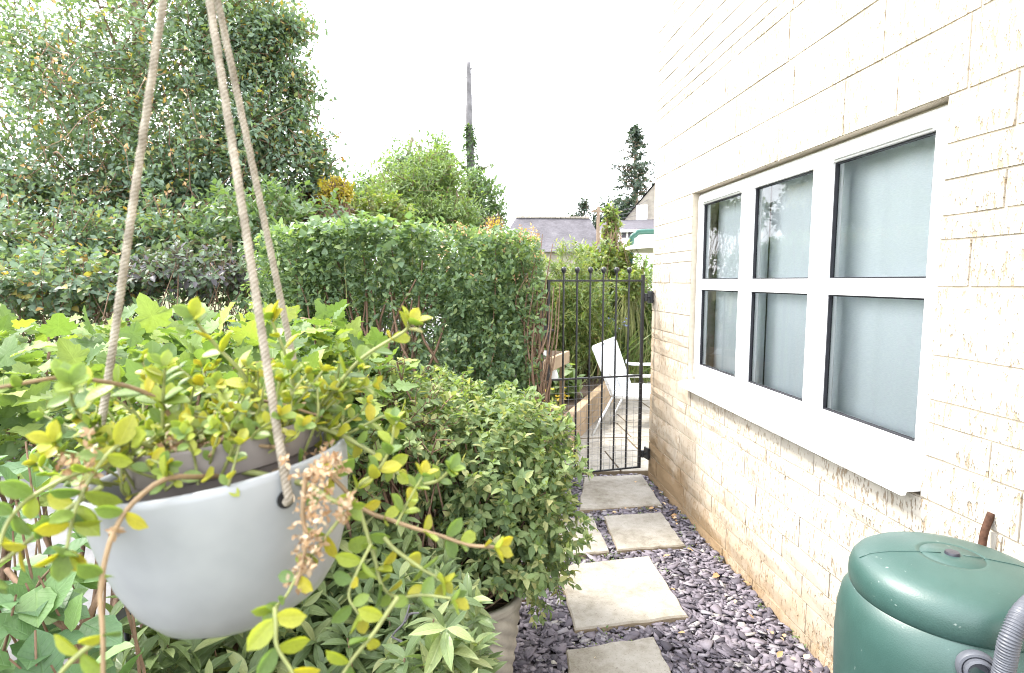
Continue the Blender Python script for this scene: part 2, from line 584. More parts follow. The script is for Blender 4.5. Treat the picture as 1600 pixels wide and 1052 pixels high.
class MB:
    """collects boxes, bars, tubes and lathes into one mesh"""
    def __init__(s):
        s.v, s.f = [], []

    def add(s, V, Fc):
        o = len(s.v)
        s.v += [tuple(map(float, p)) for p in V]
        s.f += [tuple(int(i) + o for i in f) for f in Fc]

    def box(s, x0, x1, y0, y1, z0, z1, M=None):
        V = [(x, y, z) for x in (x0, x1) for y in (y0, y1) for z in (z0, z1)]
        if M is not None:
            V = [tuple(M @ Vector(p)) for p in V]
        s.add(V, [(0, 1, 3, 2), (4, 6, 7, 5), (0, 4, 5, 1), (2, 3, 7, 6), (0, 2, 6, 4), (1, 5, 7, 3)])

    def tube(s, pts, rad, n=8, caps=True):
        pts = np.asarray(pts, float)
        rad = np.broadcast_to(np.asarray(rad, float), (len(pts),))
        T = np.gradient(pts, axis=0)
        T = nrm(T)
        ref = np.array([0, 0, 1.0]) if abs(T[0][2]) < .9 else np.array([1.0, 0, 0])
        A = nrm(np.cross(T[0], ref))
        V = []
        for i in range(len(pts)):
            A = nrm(A - T[i] * (A @ T[i]))
            B = np.cross(T[i], A)
            for k in range(n):
                a = 2 * math.pi * k / n
                V.append(pts[i] + rad[i] * (A * math.cos(a) + B * math.sin(a)))
        Fc = [(i * n + k, i * n + (k + 1) % n, (i + 1) * n + (k + 1) % n, (i + 1) * n + k) for i in range(len(pts) - 1) for k in range(n)]
        if caps:
            Fc.append(tuple(range(n))[::-1])
            Fc.append(tuple((len(pts) - 1) * n + k for k in range(n)))
        s.add(V, Fc)

    def lathe(s, prof, n=32, c=(0, 0, 0), close=False):
        V = [(c[0] + r * math.cos(2 * math.pi * k / n), c[1] + r * math.sin(2 * math.pi * k / n), c[2] + z) for r, z in prof for k in range(n)]
        m = len(prof)
        Fc = [(i * n + k, i * n + (k + 1) % n, (i + 1) * n + (k + 1) % n, (i + 1) * n + k) for i in range(m - 1) for k in range(n)]
        if close:
            Fc.append(tuple(range(n))[::-1])
            Fc.append(tuple((m - 1) * n + k for k in range(n)))
        s.add(V, Fc)

    def build(s, name, mat, parent=None, smooth=False, bevel=0.0, sharp=None):
        me = pydata(name, s.v, s.f, smooth)
        o = link(name, me, mat, parent)
        if bevel:
            b = o.modifiers.new('bevel', 'BEVEL')
            b.width = bevel
            b.segments = 2
            b.limit_method = 'ANGLE'
        if sharp:
            me.set_sharp_from_angle(angle=math.radians(sharp))
        return o


def spline(pts, n=24):
    """Catmull-Rom through points"""
    p = np.asarray(pts, float)
    p = np.vstack([2 * p[0] - p[1], p, 2 * p[-1] - p[-2]])
    out = []
    seg = len(p) - 3
    per = max(2, n // seg)
    for i in range(seg):
        for t in np.linspace(0, 1, per, endpoint=False):
            a, b, c, d = p[i:i + 4]
            out.append(.5 * (2 * b + (c - a) * t + (2 * a - 5 * b + 4 * c - d) * t * t + (3 * b - a - 3 * c + d) * t ** 3))
    out.append(p[-2])
    return np.array(out)


def many_tubes(name, paths, mat, parent, n=4):
    """paths: list of (pts (k,3), radii (k)); one mesh"""
    m = MB()
    for pts, r in paths:
        m.tube(pts, r, n, caps=False)
    o = m.build(name, mat, parent, smooth=True)
    if len(paths) > 1:
        o['kind'] = 'stuff'
    return o


# ------------------------------------------------------------------ leaves
def leaf_tmpl(w=.5, fold=.18, curl=.15, rows=3, peak=.45, stalk=0.0, tip=1.0):
    """ovate leaf of length 1 along +Y, folded along its midrib"""
    V = [(0, -stalk, 0), (0, 0, 0)] if stalk else [(0, 0, 0)]
    b = len(V) - 1
    mids, Ls, Rs = [], [], []
    for i in range(1, rows + 1):
        t = i / (rows + 1)
        k = t ** (math.log(.5) / math.log(peak))
        h = .5 * w * (math.sin(math.pi * k) ** (.8 * tip))
        z = -curl * t * t
        mids.append(len(V)); V.append((0, t, z))
        Ls.append(len(V)); V.append((-h, t - .02, z + fold * h * 2))
        Rs.append(len(V)); V.append((h, t - .02, z + fold * h * 2))
    te = len(V); V.append((0, 1, -curl))
    Fc = [(b, mids[0], Ls[0]), (b, Rs[0], mids[0])]
    for i in range(rows - 1):
        Fc += [(mids[i], mids[i + 1], Ls[i + 1]), (mids[i], Ls[i + 1], Ls[i]), (mids[i], Rs[i], Rs[i + 1]), (mids[i], Rs[i + 1], mids[i + 1])]
    Fc += [(mids[-1], te, Ls[-1]), (mids[-1], Rs[-1], te)]
    if stalk:
        V += [(.02, -stalk, 0), (.02, .02, 0)]
        n = len(V)
        Fc += [(0, n - 2, n - 1), (0, n - 1, 1)]
    return np.array(V, float), np.array(Fc, int)


def maple_tmpl():
    out = [(0, 0), (.16, -.10), (.34, -.04), (.30, .06), (.46, .14), (.56, .30), (.44, .33), (.40, .44), (.27, .46), (.30, .62), (.20, .66),
           (.14, .86), (0, 1.0)]
    L2 = [(-x, y) for x, y in out[1:-1]][::-1]
    o = out + L2
    V = [(0, .32, .0)]
    for i, (x, y) in enumerate(o):
        z = .10 * abs(x) - .22 * (y - .3) ** 2 + (.035 if i % 2 else -.02)
        V.append((x, y, z))
    n = len(o)
    Fc = [(0, 1 + i, 1 + (i + 1) % n) for i in range(n)]
    V += [(-.008, -.55, -.1), (.008, -.55, -.1), (0, .05, .0)]
    Fc.append((n + 1, n + 2, n + 3))
    return np.array(V, float), np.array(Fc, int)


def oval_thick():
    """fleshy oval leaf: cupped, a little thick"""
    V, Fc = leaf_tmpl(.58, .16, .10, 4, .56, 0, .75)
    n = len(V)
    V2 = V.copy()
    t = np.clip(V[:, 1] * (1 - V[:, 1]) * 4, 0, 1)
    V2[:, 2] -= .05 * t + .012
    return np.vstack([V, V2]), np.vstack([Fc, Fc[:, ::-1] + n])


def toothed_tmpl():
    V = [(0, 0, 0)]
    rows = 6
    mids, Ls, Rs = [], [], []
    for i in range(1, rows + 1):
        t = i / (rows + 1)
        h = .36 * math.sin(math.pi * t ** .85) ** .7 * (1.0 if i % 2 else .88)
        z = -.12 * t * t
        mids.append(len(V)); V.append((0, t, z - .01 * (i % 2)))
        Ls.append(len(V)); V.append((-h, t + .05, z + .06 + .02 * (i % 2)))
        Rs.append(len(V)); V.append((h, t + .05, z + .06 + .02 * (i % 2)))
    te = len(V); V.append((0, 1.04, -.14))
    Fc = [(0, mids[0], Ls[0]), (0, Rs[0], mids[0])]
    for i in range(rows - 1):
        Fc += [(mids[i], mids[i + 1], Ls[i + 1]), (mids[i], Ls[i + 1], Ls[i]), (mids[i], Rs[i], Rs[i + 1]), (mids[i], Rs[i + 1], mids[i + 1])]
    Fc += [(mids[-1], te, Ls[-1]), (mids[-1], Rs[-1], te)]
    return np.array(V, float), np.array(Fc, int)


T_TREE = leaf_tmpl(.55, .15, .15, 1, .45)
T_SMALL = leaf_tmpl(.55, .18, .15, 2, .42)
T_OVATE = leaf_tmpl(.56, .18, .22, 3, .38, .12, 1.1)
T_LANCE = leaf_tmpl(.34, .22, .30, 4, .5, .05)
T_WILLOW = leaf_tmpl(.2, .15, .3, 1, .45)
T_MAPLE = maple_tmpl()
T_OVAL = oval_thick()
T_TOOTH = toothed_tmpl()
T_HEART = leaf_tmpl(.85, .12, .2, 3, .3, .2)
T_BLADE = leaf_tmpl(.05, .3, .5, 4, .3)


def frames(D, Nn):
    Y = nrm(D)
    X = nrm(np.cross(Y, Nn))
    Z = np.cross(X, Y)
    return X, Y, Z


def leaf_mesh(name, tm, pos, D, Nn, s, tint):
    V, Fc = tm
    X, Y, Z = frames(D, Nn)
    n, k = len(pos), len(V)
    out = pos[:, None, :] + s[:, None, None] * (V[None, :, 0:1] * X[:, None, :] + V[None, :, 1:2] * Y[:, None, :] + V[None, :, 2:3] * Z[:, None, :])
    fc = (Fc[None] + (np.arange(n) * k)[:, None, None]).reshape(-1, 3)
    return npmesh(name, out.reshape(-1, 3), fc, True, np.repeat(tint, k), np.tile(V, (n, 1)))


PLANTS = []


def add_leaves(parent, tm, mat, pos, D, Nn, s, indiv=0, name='leaf', mass='foliage', tint=None):
    pos, D, Nn, s = map(np.asarray, (pos, D, Nn, s))
    PLANTS.append(dict(parent=parent, tm=tm, mat=mat, pos=pos, D=D, N=Nn, s=s, indiv=indiv, name=name, mass=mass,
                       tint=rng.random(len(pos)) if tint is None else tint))


def finish_leaves():
    """largest visible leaves of each near plant become parts of their own, the rest one mass"""
    cell = 7.0
    gw, gh = int(1600 / cell) + 1, int(1052 / cell) + 1
    zb = np.full((gh, gw), 1e9)
    for p in PLANTS:
        c = p['pos'] + nrm(p['D']) * p['s'][:, None] * .5
        x, y, d = project(c)
        p['x'], p['y'], p['d'] = x, y, d
        rad = p['s'] * .22 * F / d
        for ox, oy in ((0, 0), (1, 0), (-1, 0), (0, 1), (0, -1)):
            gx, gy = ((x + ox * rad) / cell).astype(int), ((y + oy * rad) / cell).astype(int)
            ok = (gx >= 0) & (gx < gw) & (gy >= 0) & (gy < gh) & (x > -50) & (y > -50)
            np.minimum.at(zb, (gy[ok], gx[ok]), d[ok])
    for p in PLANTS:
        n = len(p['pos'])
        pick = np.zeros(n, bool)
        if p['indiv']:
            gx, gy = (p['x'] / cell).astype(int), (p['y'] / cell).astype(int)
            ok = (p['x'] > 0) & (p['x'] < 1600) & (p['y'] > 0) & (p['y'] < 1052) & (gx < gw) & (gy < gh)
            vis = np.zeros(n, bool)
            vis[ok] = p['d'][ok] <= zb[gy[ok], gx[ok]] + .02
            size = np.where(vis, p['s'] / p['d'], 0)
            order = np.argsort(-size)[:p['indiv']]
            pick[order] = size[order] > 0
        idx = np.where(pick)[0]
        if len(idx):
            V, Fc = p['tm']
            me = npmesh(p['name'], V, Fc, True, np.zeros(len(V)), V)
            me.materials.append(MATS[p['mat']])
            X, Y, Z = frames(p['D'][idx], p['N'][idx])
            first = None
            for j, i in enumerate(idx):
                s = float(p['s'][i])
                M = Matrix(((X[j, 0] * s, Y[j, 0] * s, Z[j, 0] * s, p['pos'][i, 0]), (X[j, 1] * s, Y[j, 1] * s, Z[j, 1] * s, p['pos'][i, 1]),
                            (X[j, 2] * s, Y[j, 2] * s, Z[j, 2] * s, p['pos'][i, 2]), (0, 0, 0, 1)))
                if first is None:
                    o = first = bpy.data.objects.new(p['name'], me)
                else:
                    o = first.copy()
                COL.objects.link(o)
                o.parent = p['parent']
                o.matrix_basis = M
        rest = ~pick
        if rest.any():
            me = leaf_mesh(p['mass'], p['tm'], p['pos'][rest], p['D'][rest], p['N'][rest], p['s'][rest], p['tint'][rest])
            o = link(p['mass'], me, p['mat'], p['parent'])
            o['kind'] = 'stuff'


UP = np.array([0, 0, 1.0])


def rdir(n):
    return nrm(rng.normal(size=(n, 3)))


def twig_leaves(E, O, L, k, size, spread=.9, up=.35, upn=.8, jit=.35, t0=.1, sz=.3):
    """leaves along twigs that end at E and point along O; returns pos, D, N, s"""
    n = len(E)
    O = nrm(O)
    L = np.broadcast_to(L, (n,))
    A = nrm(np.cross(O, rdir(n)))
    B = np.cross(O, A)
    pos, D, Nn, S = [], [], [], []
    ph = rng.random(n) * 6.28
    for j in range(k):
        t = t0 + (1 - t0) * (j + rng.random(n) * .6) / k
        ang = ph + j * 2.4
        side = A * np.cos(ang)[:, None] + B * np.sin(ang)[:, None]
        p = E - O * (L * (1 - t))[:, None]
        d = nrm(O * (.35 + .5 * t)[:, None] + side * spread + UP * up + rng.normal(size=(n, 3)) * jit)
        nn = nrm(UP * upn + O * .5 + rng.normal(size=(n, 3)) * .35)
        pos.append(p); D.append(d); Nn.append(nn)
        S.append(size * (1 - sz + 2 * sz * rng.random(n)) * (1.05 - .25 * t))
    return np.vstack(pos), np.vstack(D), np.vstack(Nn), np.concatenate(S)


def twig_paths(E, O, L, base, r0=.004, every=1, stemlen=1.0):
    """thin stems: from a base point towards each twig tip"""
    out = []
    for i in range(0, len(E), every):
        e, o, b = E[i], nrm(O[i]), base[i]
        k = e - o * L
        mid = (b + k) / 2 + rng.normal(size=3) * .12 * np.linalg.norm(k - b) + np.array([0, 0, -.06]) * np.linalg.norm(k - b)
        pts = spline([b, mid, k, e], 9)
        out.append((pts, np.linspace(r0 * 2, r0 * .35, len(pts))))
    return out


def lumpy(p, f, a, seed=0):
    """smooth pseudo noise for uneven outlines"""
    r = np.random.default_rng(seed)
    v = np.zeros(len(p))
    for i in range(5):
        w = r.normal(size=3) * f * (1 + i * .6)
        v += np.sin(p @ w + r.random() * 6.28) / (1 + i * .6)
    return a * v / 2


def shell(c, rad, n, depth=.35, bumps=.12, bf=3, seed=0, zmin=None, power=2.0):
    """points in the outer shell of a lumpy superellipsoid, with outward directions"""
    c, rad = np.array(c, float), np.array(rad, float)
    d = rdir(n)
    if power != 2.0:
        k = (np.abs(d) ** power).sum(1) ** (1 / power)
        u = d / k[:, None]
    else:
        u = d
    r = 1 + lumpy(u * 1.0, bf, bumps, seed)
    r = r * (1 - depth * rng.random(n) ** 1.6)
    p = c + u * rad * r[:, None]
    o = nrm(d / rad)
    if zmin is not None:
        k = p[:, 2] > zmin
        p, o = p[k], o[k]
    return p, o


def tree_limbs(base, top, crown_pts, r0, nl=14, seed=0):
    """tapered trunk and limbs reaching into the crown"""
    base, top = np.array(base, float), np.array(top, float)
    h = np.linalg.norm(top - base)
    tr = spline([base, base + (top - base) * .35 + rng.normal(size=3) * .03 * h, base + (top - base) * .7 + rng.normal(size=3) * .04 * h, top], 14)
    trunk = (tr, np.linspace(r0, r0 * .25, len(tr)))
    limbs = []
    idx = rng.choice(len(crown_pts), nl, replace=False)
    for i in idx:
        e = crown_pts[i]
        t = np.clip((e[2] - base[2]) / max(h, .1) * .6 + rng.random() * .2 - .1, .15, .95)
        j = int(t * (len(tr) - 1))
        s = tr[j]
        mid = (s + e) / 2 + np.array([0, 0, .08 * np.linalg.norm(e - s)]) + rng.normal(size=3) * .06 * np.linalg.norm(e - s)
        q = spline([s, mid, e], 10)
        rr = r0 * (1 - .75 * t) * .34
        limbs.append((q, np.linspace(rr, rr * .12, len(q))))
        for _ in range(3):
            a = q[rng.integers(3, len(q))]
            e2 = a + rdir(1)[0] * min(.3, .16 * np.linalg.norm(e - s)) + np.array([0, 0, .1])
            q2 = spline([a, (a + e2) / 2 + rng.normal(size=3) * .05, e2], 6)
            limbs.append((q2, np.linspace(rr * .35, rr * .08, len(q2))))
    return trunk, limbs


# ================================================================== SETTING
def sheet(name, x0, x1, y0, y1, z, mat):
    me = pydata(name, [(x0, y0, z), (x1, y0, z), (x1, y1, z), (x0, y1, z)], [(0, 1, 2, 3)])
    o = link(name, me, mat)
    o['kind'] = 'structure'
    return o


sheet('ground', -400, 400, -60, 700, -.06, 'asphalt_ground')
sheet('road', -5.2, -1.0, -10, 60, -.052, 'road_grey')
sheet('flower_bed_soil', -1.0, .16, -1.0, 4.25, -.03, 'soil')

# ---- slate chippings bed and stepping stones
bed = sheet('slate_path', .16, 1.51, -.6, 4.62, -.02, 'bed_dark')
slabs = [  # four corners in the photograph's directions, laid on the ground
    [(912, 745), (1003, 741), (1035, 788), (905, 796)],
    [(943, 806), (1033, 800), (1071, 851), (965, 859)],
    [(868, 810), (927, 808), (952, 861), (882, 867)],
    [(871, 884), (1015, 868), (1076, 962), (898, 983)],
    [(884, 1015), (1022, 994), (1062, 1075), (896, 1100)],
]
SLABZ = .035
slab_polys = []
slab_labels = ['pale square stepping stone right in front of the iron gate',
               'pale stepping stone against the slate strip, second from the gate',
               'smaller grey stepping stone half hidden under the potted shrub',
               'large square stepping stone with brown stained edge in mid path',
               'stepping stone cut off by the bottom edge, beside the stone pot']
for k, c in enumerate(slabs):
    pts = [G(x, y, SLABZ) for x, y in c]
    # refine every edge so the outline can be slightly chipped
    ring = []
    for i in range(4):
        a, b = pts[i], pts[(i + 1) % 4]
        for t in np.linspace(0, 1, 9)[:-1]:
            q = a + (b - a) * t
            if t > 0:
                q = q + np.append(rng.normal(size=2) * .0035, 0)
            ring.append(q)
    ring = np.array(ring)
    cen = ring.mean(0)
    slab_polys.append(ring[:, :2])
    n = len(ring)
    inner = cen + (ring - cen) * .975
    V = np.vstack([ring + [0, 0, -.055], ring + [0, 0, -.008], inner, [cen + [0, 0, -.001]]])
    Fc = [(i, (i + 1) % n, n + (i + 1) % n, n + i) for i in range(n)] + [(n + i, n + (i + 1) % n, 2 * n + (i + 1) % n, 2 * n + i) for i in range(n)] + \
         [(2 * n + i, 2 * n + (i + 1) % n, 3 * n) for i in range(n)]
    o = link('stepping_stone', pydata('stepping_stone', V, Fc), 'paving')
    tag(o, slab_labels[k], 'paving slab', 'stepping stones along the path')


def inside(poly, x, y):
    r = np.zeros(len(x), bool)
    n = len(poly)
    j = n - 1
    for i in range(n):
        xi, yi = poly[i]; xj, yj = poly[j]
        c = ((yi > y) != (yj > y)) & (x < (xj - xi) * (y - yi) / (yj - yi + 1e-12) + xi)
        r ^= c
        j = i
    return r


def chips(n, xr, yr, smin, smax, avoid=()):
    x = rng.uniform(*xr, n); y = rng.uniform(*yr, n)
    keep = np.ones(n, bool)
    for p in avoid:
        c = p.mean(0)
        keep &= ~inside(c + (p - c) * .975, x, y)
    x, y = x[keep], y[keep]
    n = len(x)
    k = 5
    s = rng.uniform(smin, smax, n) * (.7 + .6 * rng.random(n))
    asp = rng.uniform(.38, .72, n)
    th = rng.uniform(.06, .12, n)
    rot = rng.random(n) * 6.28
    tilt = nrm(np.stack([rng.normal(size=n) * .17, rng.normal(size=n) * .17, np.ones(n)], 1))
    ang = np.arange(k) * 2 * math.pi / k + rng.normal(size=(n, k)) * .30
    rr = .5 * np.clip(1 + rng.normal(size=(n, k)) * .34, .35, 1.8)
    px, py = rr * np.cos(ang), rr * np.sin(ang) * asp[:, None]
    X = nrm(np.cross(np.stack([np.sin(rot), np.cos(rot), np.zeros(n)], 1), tilt))
    Y = np.cross(tilt, X)
    c = np.stack([x, y, rng.uniform(-.012, .022, n)], 1)
    top = c[:, None] + s[:, None, None] * (px[..., None] * X[:, None] + py[..., None] * Y[:, None] + (th / 2)[:, None, None] * tilt[:, None])
    bot = c[:, None] + s[:, None, None] * (px[..., None] * X[:, None] * 1.02 + py[..., None] * Y[:, None] * 1.02 - (th / 2)[:, None, None] * tilt[:, None])
    V = np.concatenate([top, bot], 1).reshape(-1, 3)
    f = [(0, i, i + 1) for i in range(1, k - 1)]
    for i in range(k):
        j = (i + 1) % k
        f += [(i, k + i, k + j), (i, k + j, j)]
    f = np.array(f)
    Fc = (f[None] + (np.arange(n) * 2 * k)[:, None, None]).reshape(-1, 3)
    return npmesh('slate_chippings', V, Fc, False, np.repeat(rng.random(n), 2 * k))


o = link('slate_chippings', chips(21000, (.18, 1.49), (.7, 4.6), .018, .066, slab_polys), 'slate_chip')
tag(o, 'purple grey slate chippings around the stepping stones', 'gravel', kind='stuff')

# ---- patio beyond the gate
patio = sheet('patio', .5, 4.2, 4.66, 10.5, -.035, 'bed_dark')
yy = 4.70
row = 0
while yy < 9.6:
    hh = [.60, .45, .60, .45, .75][row % 5]
    xx = max(.72 + .05 * (row % 3), 1.00 + .46 * (yy - 5.5))
    while xx < 3.6:
        ww = random.choice([.45, .6, .75, .6])
        m = MB(); m.box(xx, xx + ww - .014, yy, yy + hh - .014, -.04, .012 + random.uniform(-.003, .003))
        m.build('paving_slab', 'paving', patio, bevel=.006)
        xx += ww
    yy += hh
    row += 1

# ================================================================== HOUSE WALL
WX = 1.5
OY0, OY1, OZ0, OZ1 = 1.738, 3.765, .920, 2.205           # window opening
WY0, WY1, WTOP = -1.2, 4.55, 5.2
house = thing('stone_house', 'cream tooled stone house wall rising along the path', 'house', loc=(WX, WY1, 0))
HINV = Vector((-WX, -WY1, 0))


def hchild(o):
    o.parent = house
    o.location = HINV
    return o


m = MB()
d0, d1 = WX + .0045, WX + .32
m.box(d0, d1, WY0, OY0, -.1, WTOP)
m.box(d0, d1, OY1, WY1 - .008, -.1, WTOP)
m.box(d0, d1, OY0, OY1, -.1, OZ0)
m.box(d0, d1, OY0, OY1, OZ1, WTOP)
hchild(m.build('wall_core', 'mortar'))
m = MB()
m.box(d1 + .25, d1 + .4, WY0, WY1 - .3, -.1, WTOP)       # inner wall so that no daylight leaks in
m.box(d1 + .002, d1 + .25, OY0 - .3, OY0 - .15, -.1, WTOP)
m.box(d1 + .002, d1 + .25, OY1 + .15, OY1 + .3, -.1, WTOP)
m.box(d1 + .002, d1 + .25, OY0 - .15, OY1 + .15, OZ1 + .1, OZ1 + .2)
m.box(d1 + .002, d1 + .25, OY0 - .15, OY1 + .15, OZ0 - .2, OZ0 - .1)
hchild(m.build('room_lining', 'room_dark'))
# the rest of the house, seen only if one walks round the corner
m = MB()
m.box(WX + .3, WX + 6, WY1 - .02, WY1 - .008, -.1, WTOP)
m.box(WX + .3, WX + 6, WY0, WY0 + .012, -.1, WTOP)
hchild(m.build('side_wall', 'far_stone'))
m = MB()
m.add([(WX - .35, WY0 - .2, WTOP - .1), (WX - .35, WY1 + .2, WTOP - .1), (WX + 3, WY1 + .2, WTOP + 2.2), (WX + 3, WY0 - .2, WTOP + 2.2), (WX + 6.3, WY1 + .2, WTOP - .1), (WX + 6.3, WY0 - .2, WTOP - .1)],
      [(0, 3, 2, 1), (3, 5, 4, 2)])
hchild(m.build('roof', 'far_slate'))

# courses
def courses(z0, z1, choice):
    zs = [z0]
    while zs[-1] < z1 - 1e-6:
        h = random.choice(choice)
        if z1 - zs[-1] - h < .07:
            h = z1 - zs[-1]
            if h > .26:
                h *= .5
        zs.append(zs[-1] + h)
    return zs


HC = [.075, .11, .145, .145, .22, .22]
zs = courses(-.05, OZ0, [.075, .11, .145, .145]) + courses(OZ0, OZ1, HC)[1:] + courses(OZ1, WTOP, HC)[1:]
blocks = []
for i in range(len(zs) - 1):
    z0, z1 = zs[i], zs[i + 1]
    inopen = z0 < OZ1 - .01 and z1 > OZ0 + .01
    for (a, b) in ([(WY0, OY0), (OY1, WY1)] if inopen else [(WY0, WY1)]):
        y = a
        start = True
        while y < b - 1e-6:
            w = random.choice([.26, .36, .44, .52, .36, .60]) * (1.1 if z1 - z0 > .14 else 1.0)
            if start and not inopen:
                w *= random.uniform(.4, 1)
            start = False
            if b - y - w < .12:
                w = b - y
            blocks.append((y, y + w, z0, z1))
            y += w


def block_mesh(w, h, seed):
    """a slightly uneven block face: centre at origin, face towards -X"""
    r = random.Random(seed)
    j = .0035
    ny, nz = 4, 3
    V, Fc = [], []
    for a in range(ny):
        for b_ in range(nz):
            y = (a / (ny - 1) - .5) * (w - 2 * j); z = (b_ / (nz - 1) - .5) * (h - 2 * j)
            edge = a in (0, ny - 1) or b_ in (0, nz - 1)
            V.append((-.001 + r.uniform(-.002, .002) if edge else -.006 + r.uniform(-.004, .003), y + r.uniform(-.0015, .0015), z + r.uniform(-.0015, .0015)))
    for a in range(ny - 1):
        for b_ in range(nz - 1):
            i0 = a * nz + b_
            Fc.append((i0, i0 + 1, i0 + nz + 1, i0 + nz))
    per = [(a, 0) for a in range(ny)] + [(ny - 1, b_) for b_ in range(1, nz)] + [(a, nz - 1) for a in range(ny - 2, -1, -1)] + [(0, b_) for b_ in range(nz - 2, 0, -1)]
    base = len(V)
    for a, b_ in per:
        p = V[a * nz + b_]
        V.append((.03, p[1], p[2]))
    n = len(per)
    for k in range(n):
        a, b_ = per[k]; a2, b2 = per[(k + 1) % n]
        Fc.append((a * nz + b_, a2 * nz + b2, base + (k + 1) % n, base + k))
    return V, Fc


info = []
for q in blocks:
    cy, cz = (q[0] + q[1]) / 2, (q[2] + q[3]) / 2
    best = 0
    for yy_, zz_ in ((cy, cz), (q[0], q[2]), (q[1], q[3]), (q[0], q[3]), (q[1], q[2])):
        if yy_ < .3:
            continue
        x, y, d = project(np.array([[WX, yy_, zz_]]))
        if 0 < x[0] < 1600 and 0 < y[0] < 1052:
            best = max(best, (q[1] - q[0]) * (q[3] - q[2]) / d[0] ** 2)
    info.append(best)
order = sorted(range(len(blocks)), key=lambda i: -info[i])
chosen = set(i for i in order[:300] if info[i] > 0)
restV, restF, restT = [], [], []
for i, q in enumerate(blocks):
    V, Fc = block_mesh(q[1] - q[0], q[3] - q[2], i)
    cy, cz = (q[0] + q[1]) / 2, (q[2] + q[3]) / 2
    if i in chosen:
        o = link('block', pydata('block', V, Fc), 'wall_stone', house)
        o.location = (0, cy - WY1, cz)
    else:
        off = len(restV)
        restV += [(x + WX, y + cy, z + cz) for x, y, z in V]
        restF += [tuple(k + off for k in f) for f in Fc]
        restT += [random.random()] * len(V)
me = pydata('distant_blocks', restV, restF)
a = me.attributes.new('tint', 'FLOAT', 'POINT'); a.data.foreach_set('value', restT)
o = hchild(link('distant_blocks', me, 'wall_stone'))
o['kind'] = 'stuff'

# window: frame, three casements with glazing bars, panes, sill, blind
win = bpy.data.objects.new('window', None)
COL.objects.link(win)
hchild(win)
FX0, FX1 = WX + .035, WX + .105                            # frame set back in the reveal
m = MB()
fy0, fy1, fz0, fz1 = OY0 + .005, OY1 - .005, OZ0 + .05, OZ1 - .008
m.box(FX0 + .012, FX1, fy0, fy1, fz0, fz0 + .055)
m.box(FX0 + .012, FX1, fy0, fy1, fz1 - .045, fz1)
m.box(FX0 + .012, FX1, fy0, fy0 + .045, fz0 + .055, fz1 - .045)
m.box(FX0 + .012, FX1, fy1 - .045, fy1, fz0 + .055, fz1 - .045)
cw = (fy1 - fy0 - .02) / 3
for k in (1, 2):
    y = fy0 + .010 + cw * k
    m.box(FX0 + .012, FX1, y - .02, y + .02, fz0 + .055, fz1 - .045)
m.build('frame', 'upvc', win, bevel=.004)
m = MB()
m.box(FX0 + .02, FX0 + .06, OY0 + .001, fy0, OZ0 + .05, OZ1 - .001)
m.box(FX0 + .02, FX0 + .06, fy1, OY1 - .001, OZ0 + .05, OZ1 - .001)
m.box(FX0 + .02, FX0 + .06, fy0, fy1, fz1, OZ1 - .001)
m.build('sealant', 'mortar', win)
m = MB()                                                   # shade of the gaps beside the casements, painted as dark strips
for k in range(4):
    y = fy0 + .010 + cw * k
    m.box(FX0 + .003, FX0 + .0115, y - .0024, y + .0024, fz0 + .026, fz1 - .018)
m.build('gap_shade', 'gasket', win)
